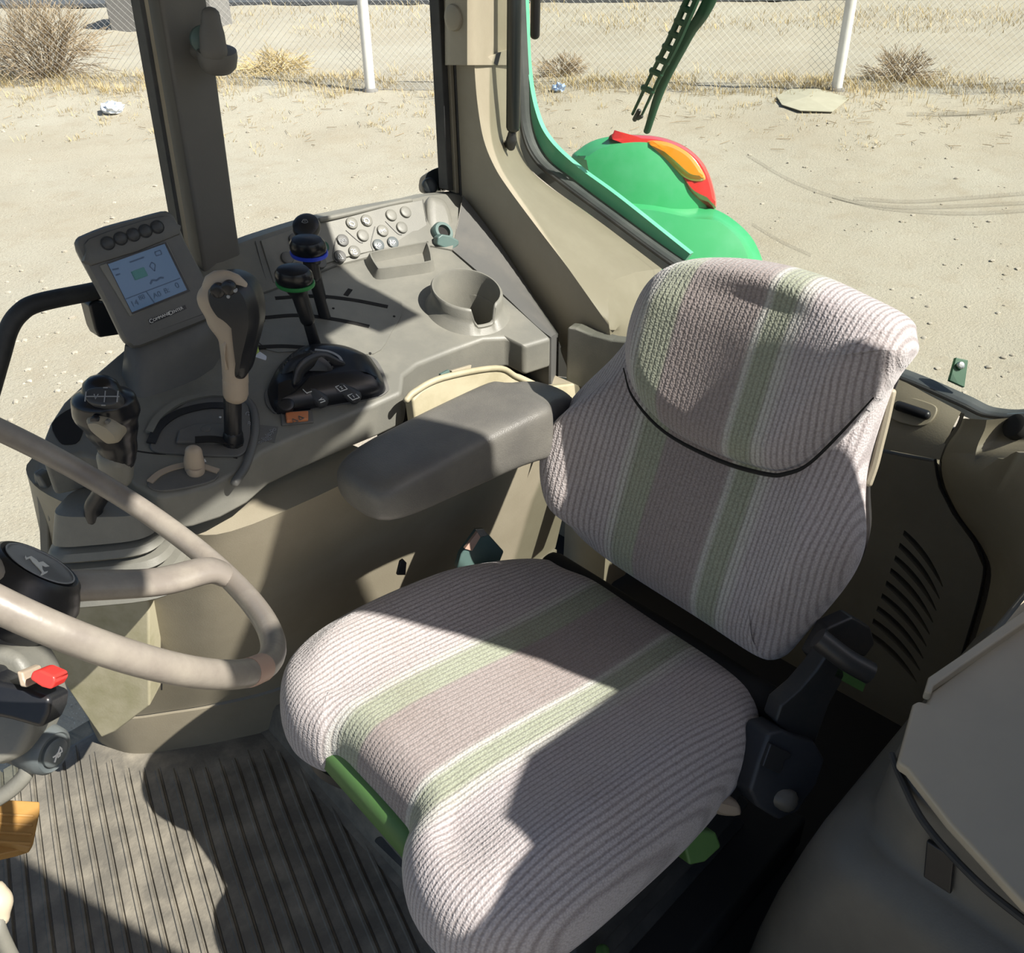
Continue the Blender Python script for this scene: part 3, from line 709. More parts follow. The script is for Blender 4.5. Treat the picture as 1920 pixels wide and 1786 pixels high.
# recessed grip in the rear wall
tg = thing('release_grip', PRg((1710, 780)), 'black release grip set in the rear trim right of the seat back', 'grip')
obj('recess', *plate([(1672, 770), (1684, 754), (1706, 748), (1738, 756), (1760, 768), (1752, 790), (1730, 802), (1700, 798), (1676, 788)], PRg, .006, .01, 4), M_bei, tg, bevel=.002)
obj('handle', *tube([PRg((1684, 760), .014), PRg((1737, 778), .014)], .0085, 12), M_blk, tg)
# left wheel arch trim (beside the seat, driver's left)
def rowmix(L): return L
gl2 = [PR(p, .0) for p in [(1800, 775), (1790, 800), (1768, 832), (1760, 862), (1768, 905), (1795, 958), (1832, 1008), (1852, 1055), (1845, 1110), (1825, 1180), (1800, 1260), (1780, 1340)]]
la = []
nxt = [(1850, 787), (1846, 806), (1832, 838), (1828, 872), (1842, 905), (1868, 940), (1890, 1000), (1898, 1055), (1893, 1110), (1880, 1180), (1860, 1270), (1840, 1350)]
thr = [(1905, 782), (1888, 800), (1868, 822), (1862, 850), (1880, 860), (1915, 850), (1950, 940), (1960, 1050), (1955, 1120), (1945, 1200), (1930, 1290), (1910, 1370)]
dx2 = [-.50, -.50, -.49, -.48, -.47, -.455, -.44, -.43, -.43, -.43, -.43, -.43]
dx3 = [-.54, -.54, -.52, -.49, -.45, -.40, -.37, -.36, -.36, -.36, -.36, -.36]
for i in range(12):
    a = gl2[i]; q = a+V((.006, .004, 0)); b_ = PX(nxt[i], dx2[i]); c_ = PX(thr[i], dx3[i])
    la.append([a-V((.05 if i > 3 else .004, 0, 0)), a+V((-.004, .006, 0)), a+V((.012, .010, 0)), a.lerp(b_, .35)+V((.012, 0, 0)), b_, c_, c_+V((.02, .12, .06 if i < 7 else .02)), c_+V((0, .38, .30*max(0, 1-i/8)))])
la.append([V((p.x, p.y, .1)) for p in la[-1]])
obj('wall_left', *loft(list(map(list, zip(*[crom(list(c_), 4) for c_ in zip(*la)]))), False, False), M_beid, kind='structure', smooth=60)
obj('trim_4', *tube([p+V((.004, -.004, 0)) for p in gl2[3:]], .0024, 8, 5), M_dark, kind='structure')
obj('trim_5', *disc(Pl(PX((1905, 798), -.52), (.6, -.5, .5)), (1902, 798), .02, .004, .01), M_dark, kind='structure')
# ================================================================== RIGHT CONSOLE
CP = Pl((0, -.40, .79), (0, .28, 1))
con = thing('side_console', (.1, -.6, .1), 'grey right hand control console running under the side window', 'console')
top_px = [(1034, 633), (983, 648), (951, 632), (906, 635), (847, 656), (783, 682), (757, 703), (753, 735), (700, 759), (654, 777), (550, 820), (492, 847), (450, 882), (400, 908), (346, 924), (296, 930), (252, 908), (215, 866), (150, 850), (80, 864), (79, 825), (92, 792), (118, 752), (150, 722), (235, 650), (310, 612), (400, 580), (504, 544), (630, 496), (699, 479), (807, 460), (848, 468), (940, 548)]
con_top = obj('top_panel', *prism([p for p in CP.pts(top_px)], (0, 0, -.056)), M_con, con, smooth=0)
# sloping button panel up to the sill
tops = [(305, 566), (340, 535), (415, 474), (479, 449), (540, 429), (599, 411), (686, 393), (773, 377), (800, 370), (868, 364)]
bots = [(310, 612), (360, 595), (432, 568), (504, 544), (567, 520), (630, 496), (699, 479), (775, 465), (807, 460), (848, 468)]
T_ = [PY(p, -.765) for p in tops]; B_ = [CP(p) for p in bots]
obj('back_panel', *loft([[b_-V((0, 0, .02)), b_, t_, t_+V((0, -.004, .002)), t_+V((0, -.03, 0)), t_+V((0, -.03, -.1)), b_+V((0, -.03, -.1))] for t_, b_ in zip(T_, B_)], True, True), M_con, con, smooth=30)
BPn = (B_[6]-B_[3]).cross(T_[5]-B_[4]); 
if BPn.dot(CAM-B_[4]) < 0: BPn = -BPn
BPl = Pl((B_[3]+B_[7]+T_[4]+T_[7])/4, BPn)
# raised button plate and seam lines
obj('button_plate', *plate([(484, 456), (540, 436), (600, 416), (690, 398), (786, 380), (800, 455), (702, 474), (632, 490), (570, 513), (508, 536)], BPl, .0025, .01), M_con, con, bevel=.0015)
obj('lip', *tube([PY(p, -.757) for p in [(600, 412), (650, 402), (700, 390), (750, 379), (770, 376)]], .0045, 10), M_con, con)
BT = Pl(BPl.p, BPl.n, .0025)
bx_, by_ = (BPl((700, 400))-BPl((640, 415))).normalized(), None
by_ = BPl.n.cross(bx_)
icons = {
 'engine': [[(-.5, -.2), (-.45, .25), (-.1, .3), (0, .6), (.15, .3), (.5, .15), (.55, -.3), (.1, -.6), (-.5, -.2)]],
 'ring': [[(.55*math.cos(a*PI/8), .55*math.sin(a*PI/8)) for a in range(17)]]+[[(.55*math.cos(a*PI/4), .55*math.sin(a*PI/4)), (.72*math.cos(a*PI/4), .72*math.sin(a*PI/4))] for a in range(8)],
 'tri': [[(-.5, -.4), (-.15, .5), (.05, -.4), (-.5, -.4)], [(.25, .6), (.4, -.4)], [(.1, -.55), (.6, -.55)]],
 'snake': [[(-.5, .5), (-.1, .6), (-.2, .2), (.4, .45), (.4, 0), (-.2, 0), (-.4, -.4), (.1, -.55), (.6, -.4)]],
 'axle': [[(-.7, 0), (-.35, 0)], [(-.25, -.1), (0, .1), (.2, .0), (.25, -.3), (0, -.35), (-.25, -.1)], [(.2, .4), (.6, .35), (.7, -.1), (.3, -.15), (.2, .4)]],
}
icons['axlea'] = icons['axle']+[[(-.5, .2), (-.35, .7), (-.2, .2)]]
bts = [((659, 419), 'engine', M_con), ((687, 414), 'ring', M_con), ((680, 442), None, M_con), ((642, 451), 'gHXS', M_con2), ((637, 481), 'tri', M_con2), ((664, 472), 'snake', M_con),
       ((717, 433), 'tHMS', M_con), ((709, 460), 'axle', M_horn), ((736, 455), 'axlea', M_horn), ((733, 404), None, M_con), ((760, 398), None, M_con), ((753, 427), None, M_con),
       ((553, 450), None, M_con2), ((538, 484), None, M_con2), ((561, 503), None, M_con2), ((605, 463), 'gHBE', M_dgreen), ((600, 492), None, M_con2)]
for p, ic, mt in bts:
    bt = obj('button', *disc(BT, p, .0112, .0045, .002), mt, con)
    c = BT(p, .0055)
    if ic is None: continue
    if ic[0] in 'tg' and len(ic) == 4: text('marking', ic[1:], c, bx_, by_, .0078, M_mark if ic[0] == 't' else M_gmark, bt)
    else: strokes('marking', icons[ic], c, bx_, by_, .0088, .0011, M_mark, bt)
def seamloop(name, L, pl=None): return obj(name, *tube([(pl or BT)(q, .0006) for q in L], .0008, 6, 4), M_con2, con)
seamloop('seam', [(649, 432), (672, 452), (680, 455)]); seamloop('seam', [(723, 415), (745, 437), (753, 440)]); seamloop('seam', [(703, 425), (696, 455), (700, 470)]); seamloop('seam', [(630, 446), (624, 480), (632, 491)])
seamloop('seam', [(479, 452), (490, 494), (504, 541)], Pl(BPl.p, BPl.n, 0)); seamloop('seam', [(793, 374), (800, 416), (807, 459)], Pl(BPl.p, BPl.n, .0))
# power socket with hanging cap
so = obj('power_socket', *lathe([(.021, -.01), (.021, .004), (.018, .009), (.0125, .009), (.0125, -.006), (.001, -.006)], BPl((829, 437), .012), BPl.n+V((0, .15, .2)), 28), M_grn2, con)
obj('socket_hole', *lathe([(.0122, 0), (.0122, .003), (.001, .0032)], BPl((828, 438), .014), BPl.n+V((0, .15, .2)), 20), M_dark, so)
PCp = Pl(BPl((830, 452), .018), (.2, 1, .25))
obj('socket_cap', *plate([(812, 444), (820, 438), (836, 441), (852, 450), (852, 458), (837, 470), (811, 458)], PCp, .014, .004), M_grn2, so, bevel=.003, label='grey socket cap hanging open')
obj('socket_housing', *bulge([(800, 376), (825, 372), (838, 384), (846, 405), (850, 430), (851, 450), (842, 466), (810, 462)], BPl, .002, .005, .012, 4, back=-.02), M_con, con)
# panel behind the console
L1 = [(848, 468), (895, 508), (940, 548), (1005, 610), (1034, 633)]; L2 = [(868, 366), (925, 440), (965, 498), (1005, 560), (1048, 624)]
a1 = [CP(p, -.004) for p in L1]; a2 = [PX(p, -.335) for p in L2]
rows = [[p-V((0, 0, .25)), p, p.lerp(q, .5)-V((0, 0, .004)), q, q-V((0.0, 0, .25))] for p, q in zip(crom(a1, 4), crom(a2, 4))]
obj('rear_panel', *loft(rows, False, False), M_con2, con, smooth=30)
obj('rear_drop', *loft([[a1[-1], a2[-1]], [a1[-1]-V((0, 0, .10)), a2[-1]-V((0, 0, .12))]], False, False), M_con2, con, smooth=0, solid=.004)
# cup holder: open-sided cup on the console
cc = CP((884, 560)); axx = V((0, 0.05, 1)).normalized()
ccx, ccy, _ = frame(axx, V((1, 0, 0)))
angs = [i*2*PI/72 for i in range(72)]
def cup_h(a):   # rim height by angle; notch towards the seat, rear side
    d = (a-math.radians(78)+PI) % (2*PI)-PI
    t = max(0, min(1, (abs(d)-math.radians(15))/math.radians(9))); t = t*t*(3-2*t)
    return .008+(.037-.008)*t
c0 = CP((877, 580)); c0 = c0+V((0, 0, -.002))
Ro, Ri = .0575, .053
rings = []
for r, k, base in ((Ro+.012, 0, .0), (Ro+.003, .25, .004), (Ro, .55, 0), (Ro+.001, .93, 0), (Ro-.0015, 1, .001), (Ri+.001, 1, .001), (Ri, .93, 0), (Ri-.001, .0, -.005), (Ri-.003, .0, -.10), (Ri*.5, 0, -.101), (.001, 0, -.101)):
    ring = []
    for a in angs:
        e = ccx*math.cos(a)*r*1.06+ccy*math.sin(a)*r
        z = base+cup_h(a)*k
        q = c0+e; foot = CP.p.z-(q.y-CP.p.y)*.28       # height of console top there
        ring.append(V((q.x, q.y, foot+z)))
    rings.append(ring)
bool_cut(con_top, obj('c', *lathe([(.0535, -.12), (.0535, .1)], c0, (0, 0, 1), 48), M_dark))
for p in con_top.data.polygons: p.use_smooth = True
con_top.data.set_sharp_from_angle(angle=math.radians(35))
md = con_top.modifiers.new('b', 'BEVEL'); md.width = .007; md.segments = 3; md.limit_method = 'ANGLE'; md.angle_limit = math.radians(35); md.harden_normals = True
print('top', len(con_top.data.vertices))
ch = obj('cup_holder', *loft(rings, True, False), M_con, con, smooth=50)
# coin tray with raised rim
trp = [(690, 492), (700, 486), (745, 477), (795, 468), (803, 472), (810, 500), (803, 508), (750, 516), (712, 521), (702, 515)]
def ring_frame(name, pix, pl, w, h, mat, parent, k=3, flare=.006):
    P = crom(pl.pts(pix), k, True); x, y, n = frame(pl.n); o_ = pl.p
    A = [((p-o_).dot(x), (p-o_).dot(y)) for p in P]; I = inset(A, w); J = inset(A, -flare)
    g = lambda a, z: o_+x*a[0]+y*a[1]+n*z
    r = [[g(a, -.003) for a in J], [g(a, h*.7) for a in A], [g(a, h) for a in inset(A, w*.3)], [g(a, h) for a in inset(A, w*.75)], [g(a, h*.7) for a in I], [g(a, .001) for a in inset(A, w+.006)]]
    return obj(name, *loft(r, True, False), mat, parent, smooth=50)
ring_frame('tray_rim', trp, Pl(CP.p, CP.n, 0), .006, .018, M_con, con)
obj('tray_floor', *plate([(700, 495), (797, 474), (804, 503), (712, 517)], CP, .0015, .003), M_con, con, smooth=0)
# lever quadrant: inlaid plate with three curved slots
obj('quadrant_plate', *plate([(470, 590), (520, 548), (600, 535), (690, 545), (745, 556), (753, 590), (735, 625), (700, 668), (600, 660), (500, 660)], CP, .0016, .004, 4), M_con, con, smooth=30)
QP = Pl(CP.p, CP.n, .0016)
for L in ([(516, 560), (590, 556), (660, 563), (727, 576)], [(480, 598), (560, 592), (630, 600), (692, 613)], [(480, 652), (530, 650), (580, 653)]):
    obj('slot', *band(L, QP, .0085, .0006), M_dark, con)
obj('slot', *band([(648, 555), (657, 543)], QP, .008, .0006), M_dark, con)
obj('slot_tab', *plate([(482, 590), (495, 588), (497, 604), (482, 606)], QP, .004, .001), M_blk, con, bevel=.001)
for p in [(739, 593), (694, 662), (625, 578)]: obj('screw', *disc(QP, p, .0022, .0008), M_dark, con)
# ---- front quadrant of the speed lever
obj('arc_plate', *plate([(285, 850), (292, 818), (325, 778), (370, 752), (420, 744), (455, 748), (468, 775), (470, 830), (455, 858), (420, 862), (340, 858)], CP, .004, .004, 4), M_con2, con, bevel=.002)
AP = Pl(CP.p, CP.n, .004)
obj('arc_band', *band([(283, 832), (300, 800), (335, 776), (385, 763), (425, 762)], AP, .012, .002), M_blk, con)
obj('arc_band', *band([(280, 812), (298, 783), (335, 756), (385, 742), (425, 741)], AP, .010, .003), M_con, con)
obj('arc_step', *plate([(330, 836), (336, 812), (366, 800), (425, 800), (425, 832), (400, 836)], AP, .006, .002), M_con2, con, bevel=.003)
obj('screw', *disc(Pl(AP.p, AP.n, .006), (386, 803), .0075, .001), M_con2, con)
obj('arc_slot', *band([(366, 825), (400, 824), (440, 830)], Pl(AP.p, AP.n, .006), .012, .0006), M_dark, con)
obj('slot_pocket', *plate([(418, 815), (450, 818), (456, 836), (445, 842), (420, 838)], AP, .003, .001), M_dark, con, bevel=.001)
obj('ridge', *tube([CP(p, .002) for p in [(440, 905), (462, 870), (478, 810), (474, 765), (450, 742)]], .006, 10), M_con2, con)
obj('seam', *band([(245, 845), (300, 852), (350, 850), (400, 850), (445, 860)], CP, .002, .0008), M_dark, con)
obj('front_cap', *plate([(277, 915), (290, 895), (325, 880), (365, 873), (408, 886), (402, 906), (346, 921), (300, 926)], CP, .003, .004, 3), M_con2, con, bevel=.0015)
obj('arc_scale', *band([(281, 905), (300, 889), (330, 877), (366, 873), (409, 885)], Pl(CP.p, CP.n, .003), .0085, .002), M_tan, con, label='pale curved scale')
obj('marking', *plate([(381, 866), (387, 866), (384, 860)], AP, .0008), M_mark, con, smooth=0)
obj('marking', *disc(AP, (413, 782), .0018, .0008), M_mark, con)
for s_, p in (('G', (464, 776)), ('B', (467, 794))): text('marking', s_, AP(p, .001), RT-UP*.15, UP, .0085, M_gmark, con)
# recess at the front corner
obj('recess', *plate([(98, 800), (125, 775), (150, 768), (160, 790), (150, 830), (128, 838), (112, 832)], CP, .001, .004, 3), M_dark, con)
# hazard rocker, caution label
hz = obj('rocker_bezel', *plate([(526, 778), (585, 773), (588, 796), (528, 802)], CP, .003, .003), M_con2, con, bevel=.0015)
obj('hazard_switch', *plate([(535, 779), (578, 776), (578, 792), (537, 796)], CP, .0075, 0), M_org, hz, bevel=.002, label='orange rocker switch')
strokes('marking', [[(-1, -.5), (-.5, .5), (0, -.5), (-1, -.5)], [(.4, -.4), (.8, .5), (1.3, -.4), (.4, -.4)]], CP((556, 786), .0082), V((-1, 0, 0)), V((0, -.96, .28)), .008, .0011, M_con2, hz)
lb = obj('caution_label', *plate([(480, 798), (522, 802), (515, 832), (473, 826)], CP, .0006, .002), M_con2, con, smooth=0)
lux = CP((515, 832))-CP((522, 802)); 
for i, s_ in enumerate(('DO', 'NOT SHIFT', 'WITHOUT', 'CLUTCHING')):
    text('lettering', ['DO', 'NOT', 'SHIFT', 'MOVING'][i], CP((505-6*i+7, 806+7*i), .001), V((-1, .1, 0)), V((0, -.96, .28)), .0062, M_gmark, lb)
tgp = Pl(CP((490, 668)), FW*-1+V((0, 0, .3)))
tgo = thing('warning_tag', CP((490, 690)), 'small green and grey tag standing behind the large lever', 'tag')
obj('upper_half', *plate([(472, 640), (484, 648), (487, 662), (478, 676), (468, 676)], tgp, .002, .002), M_yel, tgo, bevel=.001)
obj('lower_half', *plate([(472, 674), (488, 660), (500, 668), (500, 680), (486, 690), (474, 686)], tgp, .003, .001), M_wlit, tgo, bevel=.001)
# ---- lower side wall under the console
WT = [V((.50, -.80, .70)), V((.555, -.765, .71)), V((.565, -.70, .70)), V((.535, -.58, .70)), V((.475, -.455, .70)), V((.40, -.395, .705)), V((.12, -.38, .705)), V((-.10, -.385, .70)), V((-.27, -.40, .66)), V((-.33, -.42, .58))]
WG = [V((.53, -.84, .2)), V((.589, -.81, .2)), V((.575, -.75, .2)), V((.545, -.71, .2)), V((.493, -.672, .2)), V((.42, -.625, .2)), V((.30, -.57, .2)), V((.05, -.51, .2)), V((-.27, -.49, .2)), V((-.33, -.49, .2))]
cols = []
for a, g in zip(crom(WT, 5), crom(WG, 5)):
    cols.append([V((min(a.x, .52), -.80, a.z)) if a.x > .2 else a-V((0, .06, 0)), a, a.lerp(g, .06), a.lerp(g, .3)+V((.004, .006, 0)), a.lerp(g, .6)+V((.004, .006, 0)), g])
sw = thing('wall_right', (.1, -.6, .1), None, None, kind='structure')
obj('side_trim', *loft(cols, False, False), M_bei, sw, smooth=60)
cols = []
for g in crom(WG, 5):
    cols.append([g+V((0, -.01, -.003)), g+V((0, .004, -.004)), g+V((0, .004, -.06)), g+V((-.004, 0, -.115))])
obj('lower_trim', *loft(cols, False, False), M_beid, sw, smooth=60)
obj('seam', *tube([PP(p, (.5, -.6, .5), (.72, .69, .05)) for p in [(303, 1005), (304, 1150), (303, 1292)]], .0016, 6), M_dark, sw)
# pocket tray between console and armrest
PTr = Pl((0, -.372, .75), (0, 1, .25))
obj('tray_pocket', *plate([(757, 746), (775, 728), (812, 706), (868, 692), (920, 688), (962, 700), (1010, 722), (1062, 716), (1068, 770), (960, 790), (860, 800), (765, 806)], PTr, .006, .015), M_pale, sw, bevel=.004)
obj('tray_lip', *tube([PTr(p, .006) for p in [(762, 750), (778, 734), (830, 708), (930, 690), (968, 706), (1005, 722)]], .005, 10), M_pale, sw)
obj('clip', *plate([(822, 700), (838, 692), (840, 706), (824, 712)], Pl((0, -.39, .75), (0, 1, .2)), .003, .003), M_grn2, sw, bevel=.001)
obj('clip', *plate([(842, 694), (880, 683), (878, 692), (846, 703)], Pl((0, -.39, .75), (0, 1, .2)), .003, .003), M_bei, sw, bevel=.001)
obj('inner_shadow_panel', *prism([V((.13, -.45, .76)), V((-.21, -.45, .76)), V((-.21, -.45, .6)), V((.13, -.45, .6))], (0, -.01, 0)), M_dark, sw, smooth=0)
# dark front flap at the console's front corner
PFl = Pl((.57, -.74, .7), (.8, .55, .15))
obj('front_flap', *plate([(78, 874), (92, 880), (125, 935), (122, 958), (106, 968), (100, 930)], PFl, .012, .01), M_con, con, bevel=.004)
obj('front_post', *plate([(74, 876), (84, 884), (102, 975), (104, 1062), (88, 1062), (84, 960)], PFl, .006, .01), M_con, con, bevel=.003)
# bellows and chute of the front gear lever
PBt = Pl(CP((215, 885))+V((.025, .025, 0)), (.72, .69, .12))
bel = thing('lever_bellows', PBt((200, 1090)), 'ribbed grey rubber bellows at the foot of the gear lever', 'bellows')
def rr(c, w, d, n=32, p=4):
    out = []
    for i in range(n):
        a = 2*PI*i/n; ca, sa = math.cos(a), math.sin(a)
        out.append((c[0]+w*abs(ca)**(2/p)*(1 if ca >= 0 else -1), c[1]+d*abs(sa)**(2/p)*(1 if sa >= 0 else -1)))
    return out
bt_, bd_ = PBt((190, 950)), PBt((205, 1098))
rings = []
ux = V((-.69, .72, 0)); uy = V((-.72, -.69, -.12))*-1
prof = [(0, .046, .03), (.03, .060, .042), (.34, .068, .048)]
for i in range(4):
    b0 = .37+i*.165; w0 = .066+i*.009
    prof += [(b0, w0-.009, .040+.005*i), (b0+.03, w0+.005, .054+.005*i), (b0+.11, w0+.009, .058+.005*i), (b0+.145, w0+.004, .053+.005*i), (b0+.150, w0-.007, .042+.005*i)]
axv = (bd_-bt_); tilt = V((0, 0, 0))
for k_, w_, d_ in prof:
    c = bt_+axv*k_+ux*(.004*k_)-uy*.022
    nn = axv.normalized(); vx = (ux-nn*ux.dot(nn)).normalized(); vy = nn.cross(vx)
    sl = .018*(k_-.1)
    rings.append([c+vx*a+vy*bb+nn*(-a*.22 if k_ > .1 else -a*.12) for a, bb in rr((0, 0), w_, d_)])
obj('boot', *loft(rings, True, True), M_con, bel, smooth=50)
PCh = Pl((.555, -.60, .5), (.75, .66, .05))
obj('chute_cover', *plate([(150, 1062), (262, 1006), (272, 1010), (303, 1095), (303, 1282), (240, 1330), (213, 1342), (160, 1262), (118, 1195)], PCh, .02, .03), M_olive, sw, bevel=.005, label='stained pale cover plate')
# ---- control pod with dial
pod = thing('control_pod', CP((610, 730)), 'black control pod with dial wheel and numbered buttons on the console', 'control unit')
ppx = [(503, 748), (503, 728), (517, 700), (545, 672), (572, 658), (608, 655), (650, 660), (690, 676), (705, 692), (718, 715), (722, 735), (700, 748), (620, 762), (530, 776), (512, 770)]
obj('body', *bulge(ppx, CP, .006, .027, .032, 5, back=-.004), M_gblk, pod)
PO = Pl(CP.p, CP.n, .027)
obj('base_trim', *plate([(497, 756), (503, 728), (560, 662), (610, 652), (690, 672), (712, 690), (726, 722), (727, 738), (700, 752), (620, 766), (528, 780), (508, 774)], CP, .003, .004, 3), M_con2, pod, bevel=.001)
dn = (V((.35, .93, .3))).normalized()
obj('dial', *lathe([(.036, -.014), (.036, -.010), (.0385, -.008), (.0385, .008), (.036, .010), (.03, .012), (.001, .012)], PO((578, 708), -.012), V((.5, .8, .2)), 40), M_blk, pod)
mb = MB()
for i in range(26):
    a = i*2*PI/26; x_, y_, z_ = frame(V((.5, .8, .2))); c = PO((578, 708), -.012)
    mb.add(box(c+x_*(.0385*math.cos(a))+y_*(.0385*math.sin(a)), (.003, .003, .014), (x_*math.cos(a)+y_*math.sin(a), y_*math.cos(a)-x_*math.sin(a), z_)))
mb.obj('grip_ribs', M_blk, pod, smooth=0)
obj('cover_bridge', *tube([PO((556, 716), .004), PO((566, 690), .016), PO((600, 672), .016), PO((640, 684), .004)], [.010, .012, .011, .007], 12, 5, flat=.5), M_blk, pod)
obj('scale_ring', *band([(590, 664), (615, 667), (634, 676), (642, 688)], PO, .004, .008), M_gmark, pod)
POf = Pl(CP((560, 705), .0285), (CP((690, 690), .0285)-CP((560, 705), .0285)).cross(CP((600, 756), .013)-CP((560, 705), .0285)))
if POf.n.dot(CAM-POf.p) < 0: POf.n = -POf.n
def pill(name, a, b_, w, pl, out, mat, parent): 
    return obj(name, *tube([pl(a, out), pl(b_, out)], w, 14), mat, parent)
ra = pill('rocker', (577, 730), (604, 752), .011, POf, -.0065, M_btn, pod)
rb2 = pill('rocker', (636, 727), (666, 744), .011, POf, -.0065, M_btn, pod)
for s_, p, par in (('2', (640, 727), rb2), ('1', (663, 743), rb2)):
    text('marking', s_, POf(p, .0049), V((-.9, .1, 0)), V((0, -.96, .28)), .0075, M_mark, par)
    strokes('marking', [[(-1, -1), (1, -1), (1, 1), (-1, 1), (-1, -1)]], POf(p, .0049), V((-.95, .1, 0)), V((0, -.96, .28)), .0058, .0008, M_mark, par)
strokes('marking', [[(-1, 1), (-1, -1), (.6, -1)]], POf((577, 731), .0049), V((-.9, .1, 0)), V((0, -.96, .28)), .005, .0009, M_mark, ra)
strokes('marking', [[(-1, -1), (1, -1), (1, 0), (-.6, .4), (1, .8)]], POf((602, 750), .0049), V((-.9, .1, 0)), V((0, -.96, .28)), .004, .0009, M_mark, ra)
obj('button', *disc(POf, (536, 757), .012, .002, .01), M_blk, pod)
# ---- levers
def vp(p0): return Pl(p0, V((-FW.x, -FW.y, 0)))
def scv(base_px, neck_px, head, band_mat, label):
    b0 = CP(base_px); pl = vp(b0)
    o = thing('hydraulic_lever', b0, label, 'lever', 'slim hydraulic levers on the console')
    obj('stalk', *tube([pl(base_px), pl(neck_px)], [.0095, .0085], 12, side=RT, flat=.5), M_blk, o)
    (hx, hy) = head
    c = pl(head)
    obj('grip', *tube([pl(neck_px), pl((hx+(neck_px[0]-hx)*.45, hy+(neck_px[1]-hy)*.45)), pl((hx+5, hy+18))], [.0115, .0125, .017], 16, 6, side=RT, flat=.75), M_blk, o)
    ax = (UP*.62-FW*.72+V((.0, 0, .15))).normalized()
    xx = (RT-UP*.18)
    hd = obj('cap', *lathe([(.021, -.010), (.0245, -.006), (.0258, .002), (.025, .010), (.021, .016), (.010, .0185), (.001, .019)], c, ax, 32, xx, True, 1.12, .78), M_gblk, o)
    obj('colour_band', *lathe([(.022, -.0115), (.0262, -.0105), (.0268, -.0075), (.0262, -.0045), (.022, -.004)], c, ax, 32, xx, True, 1.12, .78), band_mat, o)
    return o
o1 = scv((610, 597), (588, 520), (578, 466), M_blue, 'slim black lever with a blue band under its cap')
o1['label'] = 'slim black lever with a blue band under its cap, nearer the window'
scv((593, 653), (577, 600), (552, 522), M_gband, 'slim black lever with a green band under its cap')
b0 = CP((560, 590)); 
pl = vp(CP((600, 575)))
rk = thing('round_knob_lever', pl((590, 545)), 'small black lever with a round ball knob before the button panel', 'lever')
pk = vp(CP((600, 560)))
obj('stalk', *tube([pk((603, 560)), pk((590, 500)), pk((577, 440))], [.008, .0075, .007], 12), M_blk, rk)
kn = obj('knob', *lathe([(.004, -.016), (.012, -.015), (.020, -.008), (.0222, 0), (.0205, .008), (.014, .0125), (.001, .013)], pk((575, 426)), (-FW*.75+V((0, 0, .45))), 28), M_blk, rk)
kc = pk((575, 424))+(-FW*.75+V((0, 0, .45))).normalized()*.0135
strokes('marking', [[(-.6, -.2), (-.3, .3), (.3, .3), (.6, -.2), (.2, -.35), (-.2, -.35), (-.6, -.2)], [(-.2, 0), (.2, 0)]], kc, RT, UP, .008, .0008, M_gmark, kn)
# big speed lever
b0 = CP((438, 832)); pl = vp(b0)
sl = thing('range_lever', b0, 'tall lever with a black and beige sculpted hand grip on the console', 'lever')
obj('stalk', *tube([pl((437, 834), 0), pl((436, 735), 0)], .0118, 16), M_blk, sl)
obj('stalk_foot', *tube([pl((438, 842)), pl((437, 812))], [.0155, .013], 12), M_blk, sl)
obj('collar', *tube([pl((442, 738)), pl((441, 712))], [.0165, .0165], 20), M_tan, sl)
gp_ = [(442, 716), (440, 680), (437, 640), (430, 600), (424, 565), (424, 540)]
obj('grip', *tube([pl(p, .0) for p in gp_], [.0165, .0165, .0175, .0285, .036, .029], 22, 7, side=RT, flat=[.95, .95, .9, .55, .38, .32]), M_tan, sl)
pg = [(402, 520), (434, 516), (464, 528), (482, 556), (488, 595), (483, 628), (474, 662), (466, 695), (457, 709), (442, 706), (438, 690), (440, 655), (436, 625), (422, 606), (405, 594), (390, 572), (384, 550), (388, 532)]
obj('rubber_pad', *bulge(pg, Pl(pl.p, pl.n+V((0, 0, .12)), .024), .012, .008, .010, 4, back=-.03, ctr=(440, 590)), M_blk, sl)
for p in [(408, 545), (428, 540)]: obj('button', *disc(Pl(pl.p, pl.n+V((0, 0, .12)), .042), p, .009, .003, .006), M_gblk, sl)
for p in [(428, 556), (441, 545)]: obj('marking', *disc(Pl(pl.p, pl.n+V((0, 0, .12)), .044), p, .0022, .001, .006), M_gmark, sl)
obj('trigger', *bulge([(415, 640), (428, 632), (432, 660), (432, 690), (424, 690), (418, 665)], Pl(pl.p, pl.n, .008), .004, .006, .005, 4, back=-.01), M_tan, sl)
# small white lever on the curved scale
b0 = CP((366, 884)); pl = vp(b0)
wv = thing('short_lever', b0, 'short pale lever with rounded tip on the curved scale', 'lever')
obj('tip', *tube([pl((367, 888)), pl((364, 868)), pl((363, 846))], [.0125, .0135, .011], 16, 5, side=RT, flat=.8), M_tan, wv)
obj('skirt', *lathe([(.012, -.002), (.0115, .008), (.009, .012)], CP((367, 886)), CP.n, 20), M_tan, wv)
